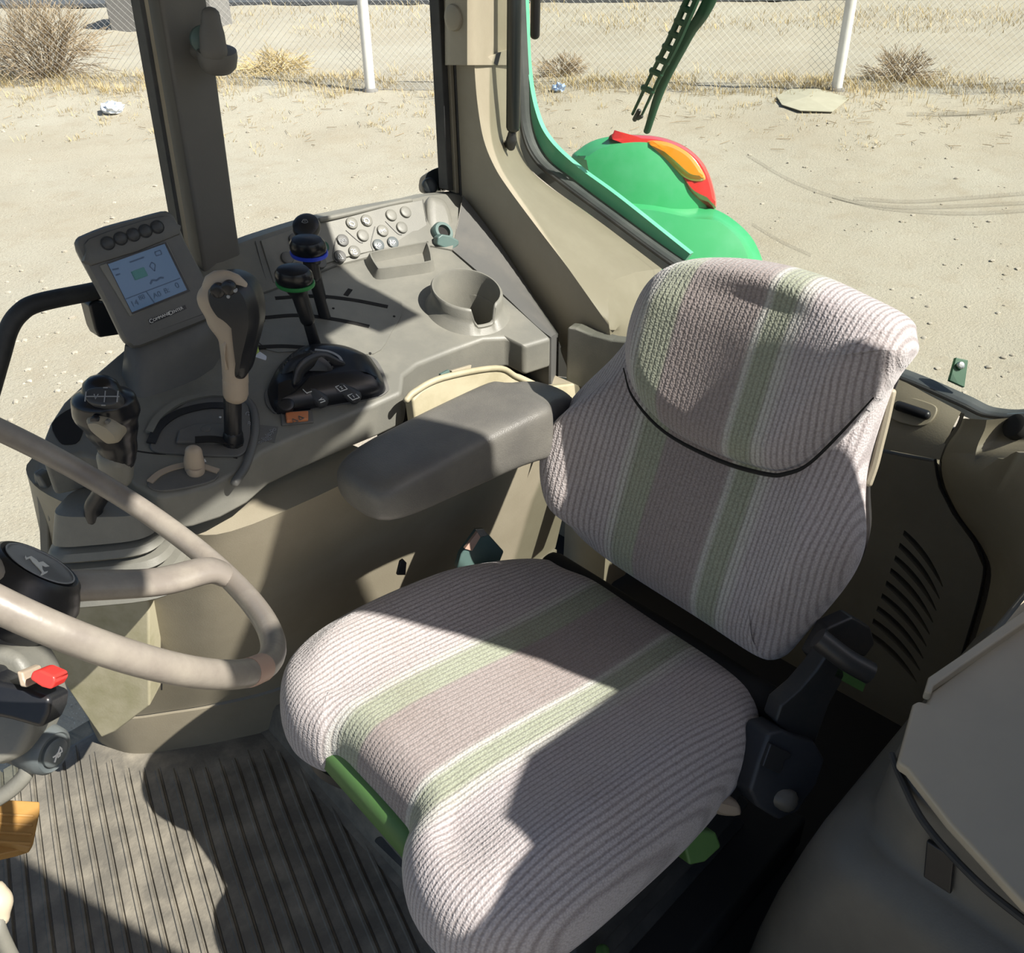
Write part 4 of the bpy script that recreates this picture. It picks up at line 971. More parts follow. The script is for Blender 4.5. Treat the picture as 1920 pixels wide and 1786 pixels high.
# front gear lever
pl = Pl(CP((215, 885))+V((.035, .035, 0)), V((-FW.x, -FW.y, 0)))
gl_ = thing('gear_lever', pl((175, 965)), 'gear lever with glossy black knob engraved with a shift pattern', 'lever')
obj('stalk', *tube([pl((178, 972)), pl((176, 950)), pl((190, 925)), pl((212, 880)), pl((220, 850))], [.012, .0115, .0115, .0155, .017], 16), M_blk, gl_)
obj('sleeve', *tube([pl((219, 892)), pl((217, 856))], [.019, .022], 20), M_con, gl_)
obj('knob', *tube([pl((222, 858)), pl((219, 832)), pl((209, 800)), pl((200, 772)), pl((194, 748)), pl((190, 730))], [.0205, .0235, .031, .0385, .0365, .022], 30, 6, side=RT, flat=[.9, .9, .88, .85, .85, .8]), M_gblk, gl_)
KP = Pl(pl.p, pl.n+V((0, 0, 1.1)), 0)
ktop = Pl(pl((193, 750)), -FW+V((0, 0, .35)), .0315)
pt = obj('pattern_plate', *bulge([(160, 742), (166, 730), (185, 726), (210, 728), (223, 738), (224, 752), (212, 760), (190, 761), (168, 756)], ktop, .0005, .002, .003, 4, back=-.012), M_btn, gl_)
sp_ = ktop((192, 743), .0027)
ux2 = (ktop((220, 744))-ktop((165, 744))).normalized(); uy2 = ktop.n.cross(ux2)
strokes('marking', [[(-2, 0), (2, 0)], [(-2, .6), (-2, -.6)], [(.3, .7), (.3, -.7)], [(1.8, .7), (1.8, -.7)], [(-1, .3), (-.8, -.3), (-.5, .3)], [(.0, 1.1), (.5, 1.1)], [(.0, -1.1), (.5, -1.1)]], sp_, ux2, uy2, .0095, .0011, M_gmark, pt)
GPn = Pl(pl.p, pl.n-RT*.05, .028)
fp_ = obj('face_plate', *bulge([(164, 784), (174, 779), (190, 779), (210, 788), (226, 805), (229, 820), (222, 827), (206, 826), (190, 812), (172, 798)], GPn, .006, .008, .004, 4, back=-.02), M_bei, gl_, label='grey inset plate')
obj('button', *disc(Pl(GPn.p, GPn.n, .007), (178, 788), .0052, .002, .004), M_blk, fp_)
obj('mark', *disc(Pl(GPn.p, GPn.n, .010), (201, 791), .0026, .001, .004), M_con2, fp_)
# ---- monitor
MPn = V((.10, .90, .42)); MP = Pl((.37, -.62, .985), MPn)
mo = thing('display_monitor', CP((300, 680)), 'grey display monitor with five round buttons and a blue screen', 'monitor')
mpx = [(160, 444), (200, 428), (260, 412), (305, 400), (318, 402), (328, 414), (345, 455), (372, 505), (398, 560), (403, 584), (395, 592), (330, 618), (262, 645), (248, 642), (236, 630), (205, 565), (170, 500), (150, 462), (150, 450)]
def sect(pix, pl, prof, k=2):
    P = crom(pl.pts(pix), k, True); x, y, n = frame(pl.n); o_ = pl.p
    A = [((p-o_).dot(x), (p-o_).dot(y)) for p in P]
    return loft([[o_+x*a[0]+y*a[1]+n*h for a in inset(A, d)] for d, h in prof], True, True)
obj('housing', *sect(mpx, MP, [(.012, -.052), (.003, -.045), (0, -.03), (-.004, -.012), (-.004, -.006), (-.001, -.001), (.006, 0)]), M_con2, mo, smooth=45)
obj('brow', *sect([(164, 447), (240, 420), (305, 403), (322, 412), (337, 441), (172, 500), (158, 470)], MP, [(0, -.004), (.002, .004), (.004, .005)]), M_con2, mo, smooth=30)
for p in [(202, 456), (226, 447), (250, 440), (272.5, 433), (295, 425.5)]:
    obj('button', *lathe([(.0092, -.002), (.0092, .0012), (.0085, .0022), (.0078, .0016), (.006, .0034), (.003, .0042), (.0005, .0044)], MP(p, .005), MPn, 24), M_btn, mo)
bz = obj('screen_bezel', *plate([(185, 498), (312, 454), (356, 545), (243, 594)], MP, .0016, .002), M_con, mo, bevel=.001)
obj('screen_shadow_edge', *plate([(199, 494), (310, 455), (355, 546), (247, 590)], MP, .0020, .002), M_blk, mo, smooth=0)
scr = obj('screen', *plate([(201, 496), (307, 458), (349, 544), (246, 586)], MP, .0024, .002), M_lcd, mo, smooth=0)
mxv = (MP((307, 458))-MP((201, 496))); myv = -(MP((246, 586))-MP((201, 496)))
def sl_(L, w=.0006, mat=M_lcdm, nm='screen_line'):
    o_ = MP((201, 496), .0027)
    P = [o_+mxv*a-myv*b_ for a, b_ in L]
    mb = MB()
    for p, q in zip(P, P[1:]):
        t = (q-p).normalized(); s = t.cross(MP.n)*w
        mb.add(prism([p-s, q-s, q+s, p+s], MP.n*.0002))
    return mb.obj(nm, mat, scr, smooth=0)
sl_([(.0, .72), (1, .72)]); sl_([(.38, .72), (.42, .99)]); sl_([(.30, .28), (.52, .28), (.52, .45), (.30, .45), (.30, .28)], .0005, M_lcdg)
sl_([(.30, .365), (.52, .365)], .0055, M_lcdg, 'level_bar'); sl_([(.62, .30), (.66, .42), (.72, .3), (.68, .24), (.62, .30)]); sl_([(.5, .62), (.56, .56), (.62, .6), (.7, .57), (.75, .6)], .0012)
sl_([(.04, .12), (.14, .14)], .001); sl_([(.05, .24), (.12, .24)], .001); sl_([(.8, .08), (.9, .08), (.9, .16), (.8, .16), (.8, .08)]); sl_([(.35, .1), (.6, .1)], .001)
for t_, (a, b_), z_ in (('14', (.12, .86), .011), ('88', (.27, .80), .009), ('A0', (.52, .86), .010), ('B:', (.70, .85), .010), ('0', (.90, .83), .011)):
    text('screen_digits', t_, MP((201, 496), .0028)+mxv*a-myv*b_, mxv, myv, z_, M_lcdm, scr, .0001)
nb = obj('name_plate', *plate([(277, 600), (346, 572), (349, 579), (281, 608)], MP, .0008, .002), M_blk, mo, smooth=0)
c_ = MP((313, 590), .0014); tx = MP((346, 575))-MP((279, 604))
text('lettering', 'C', MP((283.5, 602), .0014), tx, myv, .0077, M_mark, nb); text('lettering', 'OMMAND', MP((287, 600.3), .0014), tx, myv, .0056, M_mark, nb, align='LEFT')
text('lettering', 'C', MP((319, 587.2), .0014), tx, myv, .0077, M_mark, nb); text('lettering', 'ENTER', MP((322.5, 585.6), .0014), tx, myv, .0056, M_mark, nb, align='LEFT')
# monitor plinth on the console
pn = [CP((232, 680)), CP((250, 738)), CP((290, 740)), CP((400, 690)), CP((420, 610)), CP((330, 600))]
ptop = [MP((236, 640), -.03), MP((258, 648), -.015), MP((300, 632), -.015), MP((395, 594), -.015), MP((395, 560), -.045), MP((330, 560), -.045)]
obj('plinth', *loft([crom(pn, 3, True), crom([a.lerp(b_, .5) for a, b_ in zip(pn, ptop)], 3, True), crom(ptop, 3, True)]), M_con2, mo, smooth=60)
# ---- black grab rail at the front window
gr = thing('grab_rail', PY((160, 590), -.76), 'bent black grab rail mounted at the side window behind the monitor', 'rail')
obj('rail', *tube([PY((-25, 760), -.73), PY((2, 665), -.73), PY((16, 618), -.73), (PY((36, 588), -.73)), PY((70, 568), -.73), PY((160, 549), -.73), PY((200, 541), -.74)], .0128, 16), M_rub, gr)
obj('mount', *plate([(148, 560), (165, 552), (200, 560), (215, 615), (168, 622), (160, 606)], Pl((0, -.735, 0), (0, 1, 0)), .012, .02), M_blk, gr, bevel=.004)
# ================================================================== FLOOR
FZ = .10
obj('floor', *prism([V((-.62, -.86, FZ-.03)), V((1.3, -.86, FZ-.03)), V((1.3, .82, FZ-.03)), V((-.62, .82, FZ-.03))], (0, 0, .02)), M_dark, smooth=0, kind='structure')
# ribbed mat: ribs run across the cab
YL = [(.0, -.565), (.36, -.565), (.46, -.615), (.53, -.66), (.585, -.735), (.62, -.82), (.66, -.92), (2, -.92)]
def yl(x):
    for (a, b_), (c, d) in zip(YL, YL[1:]):
        if x <= c: return b_+(d-b_)*(x-a)/(c-a)
prof = []; x = .25
while x < 1.25:
    prof += [(x, 0), (x+.0035, .0), (x+.005, -.0045), (x+.0075, -.0045), (x+.009, .0025), (x+.013, .0028), (x+.015, .0)]
    x += .0268
ys = [-.86+.02*i for i in range(83)]
rows = []
for y_ in ys:
    sk = .33*(y_+.3); kf = lambda x: (lambda k: k*k*(3-2*k))(min(1, max(0, (y_-yl(x)-.02)/.035)))
    rows.append([V((xx+sk+.004*noise.noise((xx*4, y_*4, 2)), y_, FZ+h*kf(xx+sk)+.0015*noise.noise((xx*9, y_*9, 0)))) for xx, h in prof])
obj('floor_mat', *loft(rows, False, False), M_floor, smooth=30, label='ribbed grey rubber floor mat in front of the seat', cat='floor mat')
rows = []
for y_ in ys:
    sk = .06*(y_+.3); w = .006*noise.noise((y_*5, 0, 0))
    rows.append([V((.385+sk, y_, FZ+.001)), V((.372+sk, y_, FZ+.004)), V((.360+sk+w, y_, FZ+.05)), V((.352+sk+w, y_, FZ+.062)), V((.335+sk, y_, FZ+.064)), V((.315+sk, y_, FZ+.06)), V((.31+sk, y_, FZ))])
obj('trim_7', *loft(rows, False, False), M_floor, smooth=50, kind='structure')
# ================================================================== SEAT
seat = thing('driver_seat', (.2, 0, FZ), 'striped grey fabric driver seat with green piping stripes and head cushion', 'seat')
seat['label'] = 'striped grey fabric driver seat with tall backrest facing the steering wheel'
SW = math.radians(-4.5); TI = math.radians(5.5)
fwd = V((math.cos(SW)*math.cos(TI), math.sin(SW)*math.cos(TI), math.sin(TI))); lat = V((-math.sin(SW), math.cos(SW), 0)); upv = fwd.cross(lat)
CM = Matrix.Translation(V((-.035, -.03, .487))) @ Matrix((fwd, lat, upv)).transposed().to_4x4()
out = [(-.01, -.18), (.0, -.225), (.06, -.27), (.16, -.305), (.28, -.315), (.40, -.305), (.475, -.275), (.515, -.225), (.528, -.175), (.515, -.128), (.495, -.105), (.492, -.04), (.492, .03), (.497, .062), (.53, .09), (.553, .14), (.553, .20), (.525, .255), (.45, .285), (.32, .285), (.18, .275), (.06, .25), (-.005, .215), (-.03, .15), (-.03, 0), (-.03, -.12)]
C2 = crom([V((a, b_, 0)) for a, b_ in out], 5, True); out = [(p.x, p.y) for p in C2]
def sst(x, a, b_): t = max(0, min(1, (x-a)/(b_-a))); return t*t*(3-2*t)
def ctop(a, b_):
    bol = .022*sst(abs(b_+.01), .13, .22)*sst(a, .02, .2)
    dip = -.012*math.exp(-((a-.16)/.12)**2-((b_+.01)/.13)**2)
    front = -.018*sst(a, .40, .52)
    return bol+dip+front
cprof = [(.08, -.135), (.03, -.135), (.012, -.125), (.002, -.10), (0, -.07), (.002, -.045), (.008, -.027), (.02, -.013), (.036, -.004), (.055, 0)]
obj('seat_cushion', *pillow(out, cprof, (.24, -.01), ctop, lambda a, b_, h: V((a, b_, h)), (.9, .78, .62, .45, .3, .15)), M_fab, seat, local=CM, sub=1, smooth=180)
# backrest
RC = math.radians(17.5)
bn = V((math.cos(RC), 0, math.sin(RC))); bu = V((-math.sin(RC), 0, math.cos(RC)))
BM = Matrix.Translation(V((0, 0, .5))) @ Matrix((bn, V((0, 1, 0)), bu)).transposed().to_4x4()
BPn0 = Pl((0, 0, .5), bn)
BMi = BM.inverted()
def soft(L, n=3):
    for _ in range(n): L = [((L[i-1][0]+2*L[i][0]+L[(i+1) % len(L)][0])/4, (L[i-1][1]+2*L[i][1]+L[(i+1) % len(L)][1])/4) for i in range(len(L))]
    return L
def bpix(L, off=0): return [tuple((BMi @ BPn0(p, off))[1:3]) for p in L]
bo = bpix([(1040, 985), (1018, 920), (1012, 850), (1025, 775), (1075, 715), (1130, 665), (1168, 610), (1190, 560), (1240, 520)], -.01)
br = bpix([(1655, 640), (1668, 700), (1640, 790), (1612, 880), (1607, 960), (1612, 1020), (1590, 1085), (1540, 1150), (1490, 1205)], -.05)+bpix([(1455, 1240), (1425, 1248)], -.03)
bb = bpix([(1330, 1190), (1235, 1130), (1150, 1075), (1090, 1030)], -.02)
bout = [(p.x, p.y) for p in crom([V((a, b_, 0)) for a, b_ in bo+br+bb], 4, True)]
bout = soft(bout, 5)
def btop(a, b_):
    bol = (.07 if a < 0 else .036)*sst(abs(a), .11, .215)*sst(.44-b_, .0, .2)*(.6+.4*sst(b_, .0, .12))
    lum = .012*math.exp(-((b_-.14)/.09)**2-(a/.16)**2)
    return bol+lum
bprof = [(.04, -.10), (.012, -.097), (0, -.075), (0, -.05), (.004, -.03), (.014, -.014), (.03, -.004), (.05, 0)]
obj('backrest', *pillow(bout, bprof, (.02, .37), btop, lambda a, b_, h: V((h-.006, a, b_)), (.9, .75, .55, .35, .18)), M_fab, seat, local=BM, sub=1, smooth=180)
# head cushion, a shield shape on the upper back
hl = bpix([(1440, 888), (1350, 862), (1250, 810), (1190, 745), (1168, 680), (1172, 610), (1195, 545), (1232, 502), (1290, 482), (1390, 484), (1500, 508), (1600, 552), (1680, 595)], .02)
hr = bpix([(1722, 632), (1724, 662), (1695, 700)], -.03)+bpix([(1640, 745), (1580, 810), (1520, 868), (1480, 886)], .015)
hout = [(p.x, p.y) for p in crom([V((a, b_, 0)) for a, b_ in hl+hr], 4, True)]
def htop(a, b_):
    return .020*sst(abs(a-.03), .02, .19)-.02*sst(b_, .46, .56)
hprof = [(.03, -.085), (.008, -.08), (0, -.055), (0, -.03), (.004, -.012), (.012, .004), (.024, .013), (.042, .018)]
obj('head_cushion', *pillow(hout, hprof, (.03, .42), htop, lambda a, b_, h: V((h+.028, a, b_)), (.88, .7, .5, .3, .15)), M_fab, seat, local=BM, sub=1, smooth=180)
seam = [BM @ V((.024, a, b_)) for a, b_ in bpix([(1172, 690), (1190, 745), (1250, 810), (1350, 862), (1440, 888), (1480, 886), (1520, 868), (1580, 810), (1640, 745)], .02)]
obj('head_seam', *tube(seam, [.001, .0022, .003, .003, .0022, .001], 8, 5), M_dark, seat)
# dark hinge gap between cushion and back, rear shell
obj('hinge_bar', *tube([V((-.045, -.24, .455)), V((-.03, .205, .455))], .026, 14), M_dark, seat)
sh = [V((0, p[0]*.95, p[1])) for p in bout]
obj('back_shell', *loft([[BM @ V((-.10, a*.97, .02+b_*.93)) for a, b_ in bout], [BM @ V((-.125, a*.93, .03+b_*.9)) for a, b_ in bout]]), M_dmet, seat, smooth=40)
obj('shell_edge', *tube([PP(p, BM @ V((-.085, 0, 0)), bn) for p in [(1672, 735), (1660, 790), (1650, 830), (1640, 870), (1628, 905)]], .006, 8), M_bei, seat)
# base: pan, green front flap, suspension and plinth
obj('seat_pan', *loft([[CM @ V((a*.93+.01, b_*.9, h)) for a, b_ in out] for h in (-.134, -.150)]), M_dmet, seat, smooth=30)
fl = [CM @ V(p) for p in [(.500, -.135, -.062), (.506, -.02, -.066), (.508, .075, -.075)]]
rows = []
for i, b_ in enumerate([-.155, -.145, -.12, -.08, -.04, 0, .04, .075, .10]):
    e = .0 if 0 < i < 8 else .012
    rows.append([CM @ V(p) for p in [(.45, b_, -.070), (.492-e, b_, -.071), (.505-e, b_, -.084), (.505-e, b_, -.110), (.490-e, b_, -.138+e), (.45, b_, -.142+e)]])
obj('front_flap', *loft(rows, True, True), M_sgreen, seat, smooth=50, label='green plastic front flap')
susp = []
for i in range(9):
    z = .125+.0255*i; w = .0 if i % 2 else .018
    susp.append([V((.17+sx*(.19+w), -.03+sy*(.20+w), z)) for sx, sy in ((-1, -1), (1, -1), (1, 1), (-1, 1))])
obj('suspension_bellows', *loft(susp, True, True), M_rub, seat, smooth=0, bevel=.004)
obj('base_plinth', *box((.10, -.06, .135), (.44, .62, .07)), M_dark, seat, bevel=.008)
obj('side_lever', *MB().add(tube([V((.34, .20, .30)), V((.40, .26, .30)), V((.42, .30, .30))], .009, 10)).__dict__.values(), M_sgreen, seat)
gp2 = Pl(V((.14, .26, .36)), (.3, .8, .5))
obj('side_cover', *plate([(1288, 1540), (1320, 1545), (1330, 1572), (1300, 1600), (1270, 1606), (1262, 1575)], Pl(V((.22, .24, .34)), (.3, .8, .5)), .01, .02), M_sgreen, seat, bevel=.004)
# recliner arm, tube, buckle box on the near side (in the shade)
PA = Pl(V((-.03, .26, .46)), (.45, .85, .25))
obj('recliner_arm', *plate([(1525, 1205), (1555, 1215), (1560, 1245), (1530, 1300), (1505, 1370), (1450, 1350), (1430, 1330), (1440, 1300), (1475, 1270), (1505, 1235)], PA, .012, .02), M_dmet, seat, bevel=.004)
obj('recliner_bracket', *plate([(1500, 1215), (1530, 1160), (1575, 1140), (1610, 1160), (1618, 1190), (1600, 1215), (1560, 1205), (1520, 1240)], Pl(PA.p, PA.n, -.02), .008, .02), M_dmet, seat, bevel=.004)
hd = obj('handle_tube', *tube([PA((1533, 1195), .01), PA((1585, 1235), .03), PA((1632, 1262), .045)], .015, 16, roundcap=False), M_dmet, seat)
obj('handle_hole', *disc(Pl(PA((1604, 1238), .03), FW*-1), (1604, 1238), .0075, .003, .0), M_dark, hd)
obj('green_tab', *plate([(1560, 1242), (1612, 1272), (1606, 1288), (1552, 1258)], PA, .012, .002), M_sgreen, seat, bevel=.001)
PBu = Pl(V((.06, .27, .36)), (.35, .85, .35))
M_bk = plastic('dark_buckle_plastic', (.03, .034, .042), .5, (.07, .07, .07), .08, 200, .5)
bk = obj('buckle_box', *plate([(1400, 1345), (1425, 1340), (1450, 1352), (1485, 1362), (1505, 1395), (1490, 1440), (1455, 1490), (1420, 1505), (1380, 1480), (1365, 1450), (1380, 1400)], PBu, .02, .03), M_bk, seat, bevel=.006)
obj('catch', *plate([(1423, 1378), (1462, 1398), (1459, 1408), (1450, 1408), (1446, 1420), (1449, 1424), (1440, 1434), (1408, 1420)], PBu, .026, 0), M_dmet, bk, bevel=.002)
obj('knob', *tube([PBu((1455, 1490), .01), PBu((1478, 1500), .02)], .016, 14), M_boxb, seat)
obj('torn_foam', *bulge([(1310, 1480), (1330, 1460), (1345, 1490), (1380, 1500), (1384, 1525), (1345, 1525), (1325, 1510)], PBu, .003, .008, .006, 3, back=-.01), M_tan, seat)
# belt buckle on the far side
bk2 = thing('belt_buckle', PY((890, 1030), -.345), 'chrome and black seat belt buckle standing between seat and side wall', 'seat belt buckle')
PBK = Pl(PY((895, 1020), -.335), (.35, .9, .3))
obj('body', *plate([(888, 990), (903, 989), (938, 1028), (925, 1060), (850, 1060), (858, 1032)], PBK, .006, .012), M_grn2, bk2, bevel=.003)
obj('face', *plate([(868, 1026), (893, 993), (902, 997), (882, 1030)], PBK, .009, 0), M_pink, bk2, bevel=.001)
obj('top_plate', *plate([(888, 989), (903, 988), (912, 1000), (897, 1004)], PBK, .010, 0), M_chr, bk2, bevel=.001)
obj('anchor', *plate([(748, 1050), (754, 1046), (760, 1052), (758, 1075), (742, 1075)], PBK, .004, .004), M_blk, bk2, bevel=.001)
# armrest (hinged to the backrest, its own part of the seat)
secs = []
AY0, AY1 = -.345, -.215
def asec(x, z1, h, y0, y1, r, dz=0):
    # rounded section, top z1, height h
    out_ = []
    for a, bq_ in rr((0, 0), (y1-y0)/2, h/2, 28, r): out_.append(V((x, (y0+y1)/2+a, z1-h/2+bq_)))
    return out_
for x, z1, h, y0, y1, r in ((.308, .772, .03, -.305, -.255, 2.2), (.303, .784, .052, -.325, -.235, 2.6), (.290, .793, .068, -.338, -.222, 3.2), (.255, .797, .075, -.345, -.215, 3.8), (.20, .798, .078, -.345, -.213, 4.5), (.12, .798, .085, -.345, -.213, 5), (.04, .797, .090, -.345, -.211, 5.5), (-.005, .795, .098, -.345, -.209, 6), (-.012, .792, .100, -.343, -.212, 6), (-.03, .785, .085, -.335, -.235, 4), (-.08, .775, .07, -.33, -.25, 3.5), (-.13, .74, .05, -.32, -.26, 3)):
    secs.append(asec(x, z1, h, y0, y1, r))
obj('armrest', *loft(secs), M_arm, seat, smooth=50, sub=1)
# ================================================================== STEERING
WC = V((.732, -.048, 1.066)); wn = V((-1.085, .111, 1.0)).normalized()
WR, WT_ = .1955, .0102
wy_ = V((0, 1, 0)); wy_ = (wy_-wn*wy_.dot(wn)).normalized(); wx_ = wy_.cross(wn)
sw_ = thing('steering_wheel', WC, 'worn grey steering wheel with spoke and black hub at the front of the cab', 'steering wheel')
def wp(a, r, h=0): return WC+wx_*(r*math.cos(a))+wy_*(r*math.sin(a))+wn*h
obj('rim', *tube([wp(i*2*PI/40, WR) for i in range(40)], WT_, 20, 3, closed=True), M_wheel, sw_)
HP = Pl(WC-wn*.045, wn); hc = HP((64, 1074))
hp_ = obj('hub', *lathe([(.030, -.05), (.042, -.03), (.044, -.012), (.040, -.004), (.036, .002), (.0345, .006), (.031, .0085), (.0295, .0075), (.001, .0075)], hc, wn, 40), M_blk, sw_)
0 and obj('hub_base', *lathe([(.052, -.045), (.056, -.03), (.054, -.018), (.046, -.012)], hc, wn, 36), M_horn, sw_)
LP = Pl(hc+wn*.0085, wn)
obj('emblem_ring', *lathe([(.0275, 0), (.0275, .0008), (.0262, .0008), (.0262, 0)], LP.p, wn, 40), M_gmark, sw_)
# leaping animal emblem
bx2 = (LP((110, 1080))-LP((30, 1040))).normalized()
def ep(p): return LP(p, .0002)
em = [(45, 1047), (50, 1041), (58, 1049), (66, 1058), (74, 1062), (80, 1058), (86, 1054), (92, 1060), (84, 1062), (80, 1068), (80, 1075), (88, 1072), (89, 1074), (78, 1080), (73, 1079), (76, 1072), (70, 1066), (60, 1058), (52, 1052)]
em = [(46, 1046), (47, 1041), (49, 1046), (58, 1043), (68, 1050), (72, 1055), (80, 1053), (86, 1058), (92, 1062), (85, 1063), (78, 1060), (79, 1068), (82, 1073), (89, 1071), (88, 1074), (80, 1078), (74, 1081), (78, 1074), (72, 1066), (66, 1060), (60, 1054), (55, 1047), (48, 1050)]
obj('emblem', *prism([ep(p) for p in em], wn*.0006), M_mark, sw_, smooth=0, label='pale leaping animal emblem')
# spokes
def spoke(a_px, name='spoke'):
    t0 = hc+(a_px-hc).normalized()*.035-wn*.012; t2 = a_px
    m = t0.lerp(t2, .55)-wn*.004; m2 = t0.lerp(t2, .86)+wn*.004
    return obj(name, *tube([t0, m, m2, t2], [.0175, .016, .015, .019], 20, 6, side=wn.cross((t2-t0).normalized()), flat=[.6, .62, .7, .55]), M_wheel, sw_)
RP = Pl(WC, wn)
jn = RP((428, 1078)); ang = math.atan2((jn-WC).dot(wy_), (jn-WC).dot(wx_))
print('spoke angle', math.degrees(ang))
for k_ in (0, 1): spoke(wp(ang+k_*PI, WR-.006))
for a_, r_ in ((ang+.15, WR), ): pass
obj('wear_band', *tube([wp(math.atan2((RP(p)-WC).dot(wy_), (RP(p)-WC).dot(wx_)), WR) for p in [(484, 1247), (470, 1256), (462, 1259)]], WT_+.0004, 20, 4, roundcap=False), M_pink, sw_, label='pinkish scuffed band on the rim')
# column with shroud
colm = thing('steering_column', (.9, -.05, FZ), 'beige and dark steering column below the steering wheel', 'steering column')
obj('shaft', *tube([hc-wn*.03, hc-wn*.16, V((1.0, -.06, .62)), V((1.08, -.06, FZ))], [.034, .032, .05, .07], 20), M_blk, colm)
SHP = Pl(PP((70, 1290), CAM+FW*.69, FW), V((-FW.x, -FW.y, .55)))
obj('shroud', *plate([(-60, 1175), (20, 1180), (52, 1188), (100, 1205), (118, 1240), (134, 1290), (118, 1345), (100, 1385), (62, 1400), (-60, 1385)], SHP, 0, .05), M_con, colm, bevel=.008)
0 and obj('shroud_cap', *bulge([(-40, 1185), (30, 1188), (78, 1196), (94, 1206), (70, 1222), (30, 1232), (10, 1232), (-40, 1240)], SHP, .006, .012, .012, 4, back=-.02), M_boxb, colm)
obj('tilt_bar', *plate([(-60, 1240), (15, 1243), (20, 1252), (40, 1262), (80, 1270), (133, 1290), (129, 1318), (116, 1346), (60, 1330), (-60, 1305)], SHP, .03, 0), M_blk, colm, bevel=.006)
rl = obj('tilt_knob', *plate([(82, 1262), (86, 1248), (100, 1244), (128, 1256), (130, 1266), (121, 1281), (104, 1276)], SHP, .046, -.026), M_red, colm, bevel=.004, label='small red release knob')
obj('tilt_lever', *plate([(65, 1244), (78, 1246), (80, 1258), (86, 1268), (86, 1274), (72, 1272)], SHP, .036, -.01), M_tan, colm, bevel=.002)
# horn stalk
HS = Pl(PP((110, 1415), CAM+FW*.72, FW), FW*-1)
hs0 = HS((110, 1413)); hsd = (V((.25, .62, .30))).normalized()
e0_ = HS((-60, 1378))
hsd = (hs0-e0_).normalized()
hs = thing('horn_stalk', e0_, 'blue grey column stalk with a horn symbol on its end button', 'stalk')
L_ = (hs0-e0_).length
hax = (hsd-FW*.34).normalized()
st0 = hs0-hax*.004
obj('body', *lathe([(.013, -.10), (.0155, -.085), (.017, -.055), (.0185, -.032), (.0185, -.0245)], st0, hax, 32), M_con, hs)
obj('collar', *lathe([(.0178, -.025), (.0188, -.024), (.0192, -.010), (.0182, -.003), (.0155, 0), (.0145, -.0015), (.001, -.0015)], st0, hax, 36), M_blk if False else M_horn, hs)
bt2 = obj('button', *lathe([(.0112, -.003), (.0112, .0012), (.0098, .0026), (.004, .0032), (.0005, .0033)], st0, hax, 32), M_horn, hs)
hx_ = (RT-hax*RT.dot(hax)).normalized(); hy_ = hax.cross(hx_)
strokes('marking', [[(-.75, .35), (-.35, .15), (.1, .15), (.55, .45), (.6, .1), (.55, -.3), (.1, -.05), (-.35, -.05), (-.75, -.45)], [(-.35, .15), (-.35, -.05)], [(-.1, -.05), (-.15, -.4), (.1, -.45), (.25, -.2)]], st0+hax*.0032, hx_*.9+hy_*.25, hy_, .0066, .0011, M_mark, bt2)
obj('root_cover', *bulge([(-40, 1285), (10, 1295), (55, 1305), (66, 1325), (64, 1352), (20, 1360), (-40, 1350)], Pl(HS.p+FW*.05, HS.n), .012, .01, .012, 4, back=-.03), M_horn, hs)
obj('lower_ring', *tube([HS((-10, 1500)), HS((20, 1480)), HS((45, 1455)), HS((52, 1435))], .006, 10), M_con, colm)
# orange pedal, grey knob
PDp = Pl(PZ((30, 1560), .30), V((-.35, .3, .85)))
pd_ = thing('foot_pedal', PDp((30, 1560), -.1), 'ochre ribbed rubber foot pedal above the floor mat', 'pedal')
obj('pad', *plate([(-60, 1500), (0, 1508), (71, 1512), (71, 1530), (59, 1590), (53, 1600), (0, 1588), (-60, 1580)], PDp, .006, .008), M_ora2, pd_, bevel=.003)
obj('skirt', *plate([(-60, 1580), (0, 1588), (55, 1598), (30, 1606), (0, 1613), (-60, 1625)], PDp, -.004, .02), M_ora2, pd_, bevel=.002)
for y_ in (1526, 1543, 1560, 1577):
    obj('rib', *tube([PDp((-60, y_-6), .0065), PDp((0, y_), .0065), (PDp((62-(y_-1520)*.1, y_+4), .0065))], .0022, 8), M_ora2, pd_)
obj('arm', *tube([PDp((-40, 1560), -.012), PDp((-60, 1560), -.05), V((1.12, -.30, .30)), V((1.16, -.30, FZ-.01))], .012, 10), M_dmet, pd_)
kp = Pl(PZ((0, 1692), .52), FW*-1)
kb = thing('hand_lever', V((kp((-10, 1690)).x, kp((-10, 1690)).y, FZ)), 'lever with a pale grey ball knob rising from the floor mat', 'lever')
obj('knob', *tube([kp((-14, 1672)), kp((-6, 1692)), kp((-4, 1722))], [.014, .0165, .012], 18), M_box, kb)
foot = kp((10, 1786)); 
obj('stalk', *tube([kp((-4, 1715)), kp((4, 1760)), V((foot.x, foot.y, FZ+.2)), V((foot.x+.01, foot.y-.01, FZ))], [.0085, .0085, .009, .010], 12), M_con, kb)
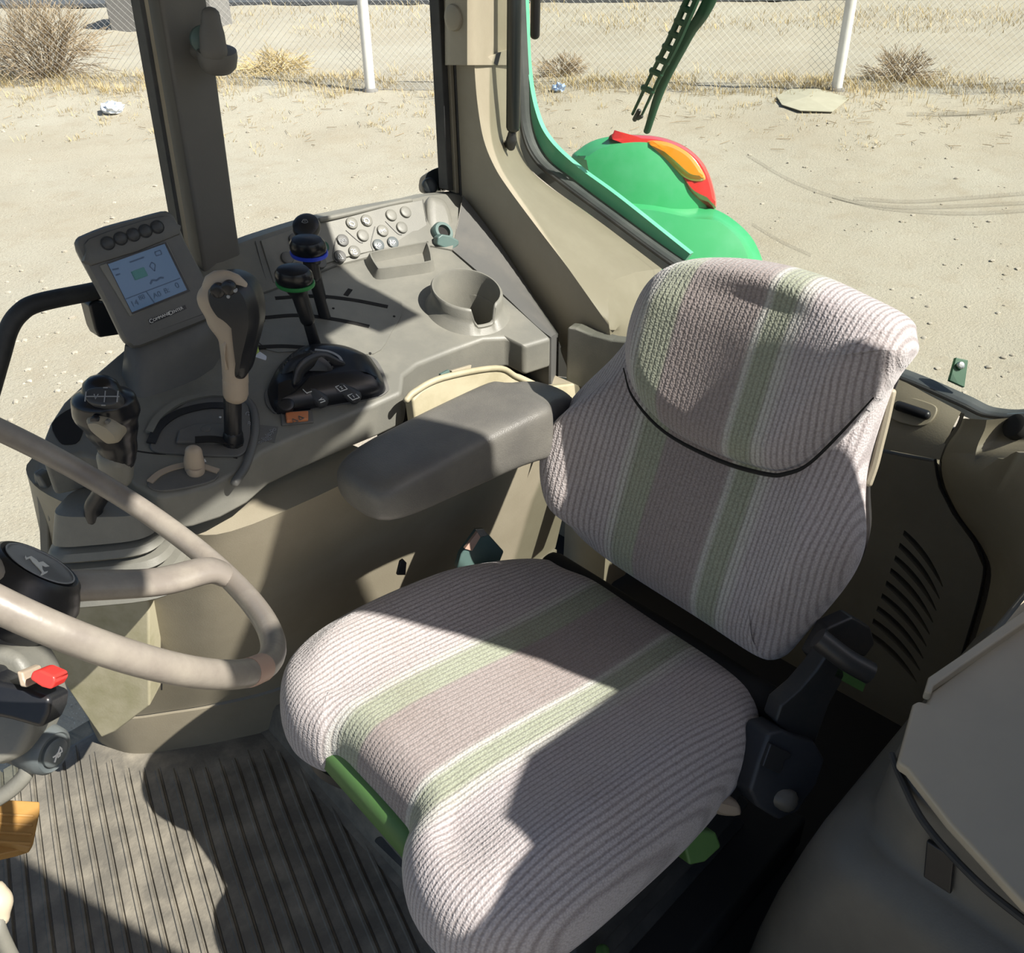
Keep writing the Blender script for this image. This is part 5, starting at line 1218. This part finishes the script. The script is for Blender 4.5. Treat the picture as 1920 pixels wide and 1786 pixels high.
# ================================================================== LEFT STORAGE BOX
LZ = .655
sb = thing('storage_box', (-.05, .55, FZ), 'grey storage console with a flat lid on the door side of the seat', 'storage box')
LPn = Pl((0, 0, LZ), (0, 0, 1))
lid = [(1712, 1318), (1722, 1312), (1738, 1316), (1745, 1296), (1800, 1255), (1920, 1166), (2120, 1010), (2500, 1300), (2300, 2000), (1920, 1692), (1780, 1540), (1702, 1440), (1690, 1432), (1683, 1425)]
obj('lid', *prism(LPn.pts(lid), (0, 0, -.014)), M_box, sb, bevel=.004, smooth=35)
obj('lid_rim', *plate([(1728, 1311), (1736, 1284), (1800, 1240), (1925, 1150), (2100, 1012), (2110, 1030), (1930, 1172), (1800, 1262), (1746, 1300), (1742, 1315)], LPn, .012, .002), M_box, sb, bevel=.003)
obj('front_rim', *tube([LPn(p, -.008) for p in [(1704, 1441), (1790, 1545), (1925, 1692), (2290, 1992)]], .006, 10), M_box, sb)
def bring(z, off, cr=.07):
    # plan outline of the body at height z: rounded front inner corner
    x1 = .135+off; y0 = .405-off; 
    return [V((x1-cr*(1-math.sin(a)), y0+cr*(1-math.cos(a)), z)) for a in [i*PI/2/10 for i in range(11)]]+[V((x1+.02, .78, z)), V((-.32, .78, z)), V((-.32, y0, z)), V((-.2, y0, z))]
bz_ = [(.64, .0), (.635, .006), (.60, .010), (.545, .012), (.538, .020), (.52, .040), (.49, .052), (.44, .062), (.36, .075), (.28, .084), (.20, .090), (.10, .092)]
obj('body', *loft([bring(z, o_) for z, o_ in bz_], True, True), M_boxb, sb, smooth=60)
obj('inner_wall', *loft([bring(z, o_) for z, o_ in ((.645, -.004), (.60, -.002))], True, True), M_box, sb, smooth=60)
obj('notch', *prism([V((.147, .47, .60)), V((.147, .50, .60)), V((.152, .51, .552)), V((.152, .48, .552))], (.006, 0, 0)), M_blk, sb, bevel=.002)
pipes = [LPn(p, -.02) for p in [(1672, 1415), (1690, 1460), (1735, 1545), (1830, 1650), (1940, 1740)]]
obj('lid_seal', *tube(pipes, .004, 8), M_rub, sb)
# ================================================================== LIGHT
SUN = V((-.30, .90, 1.0)).normalized()
sd = bpy.data.lights.new('sun', 'SUN'); sd.energy = 7.5; sd.angle = math.radians(.53); sd.color = (1, .955, .87)
so_ = bpy.data.objects.new('sun', sd); COL.objects.link(so_); so_.location = SUN*30
so_.rotation_euler = SUN.to_track_quat('Z', 'Y').to_euler()
w = bpy.data.worlds.new('world'); sc.world = w; w.use_nodes = True
nt = w.node_tree; sky = nt.nodes.new('ShaderNodeTexSky'); sky.sky_type = 'NISHITA'; sky.sun_disc = False
sky.sun_elevation = math.asin(SUN.z); sky.sun_rotation = math.atan2(SUN.x, SUN.y); sky.altitude = 200; sky.dust_density = 2.0
nt.links.new(sky.outputs[0], nt.nodes['Background'].inputs[0]); nt.nodes['Background'].inputs[1].default_value = .105
sc.view_settings.view_transform = 'Standard'; sc.view_settings.look = 'None'; sc.view_settings.gamma = 1
sc.view_settings.use_curve_mapping = False; sc.view_settings.exposure = 0.3
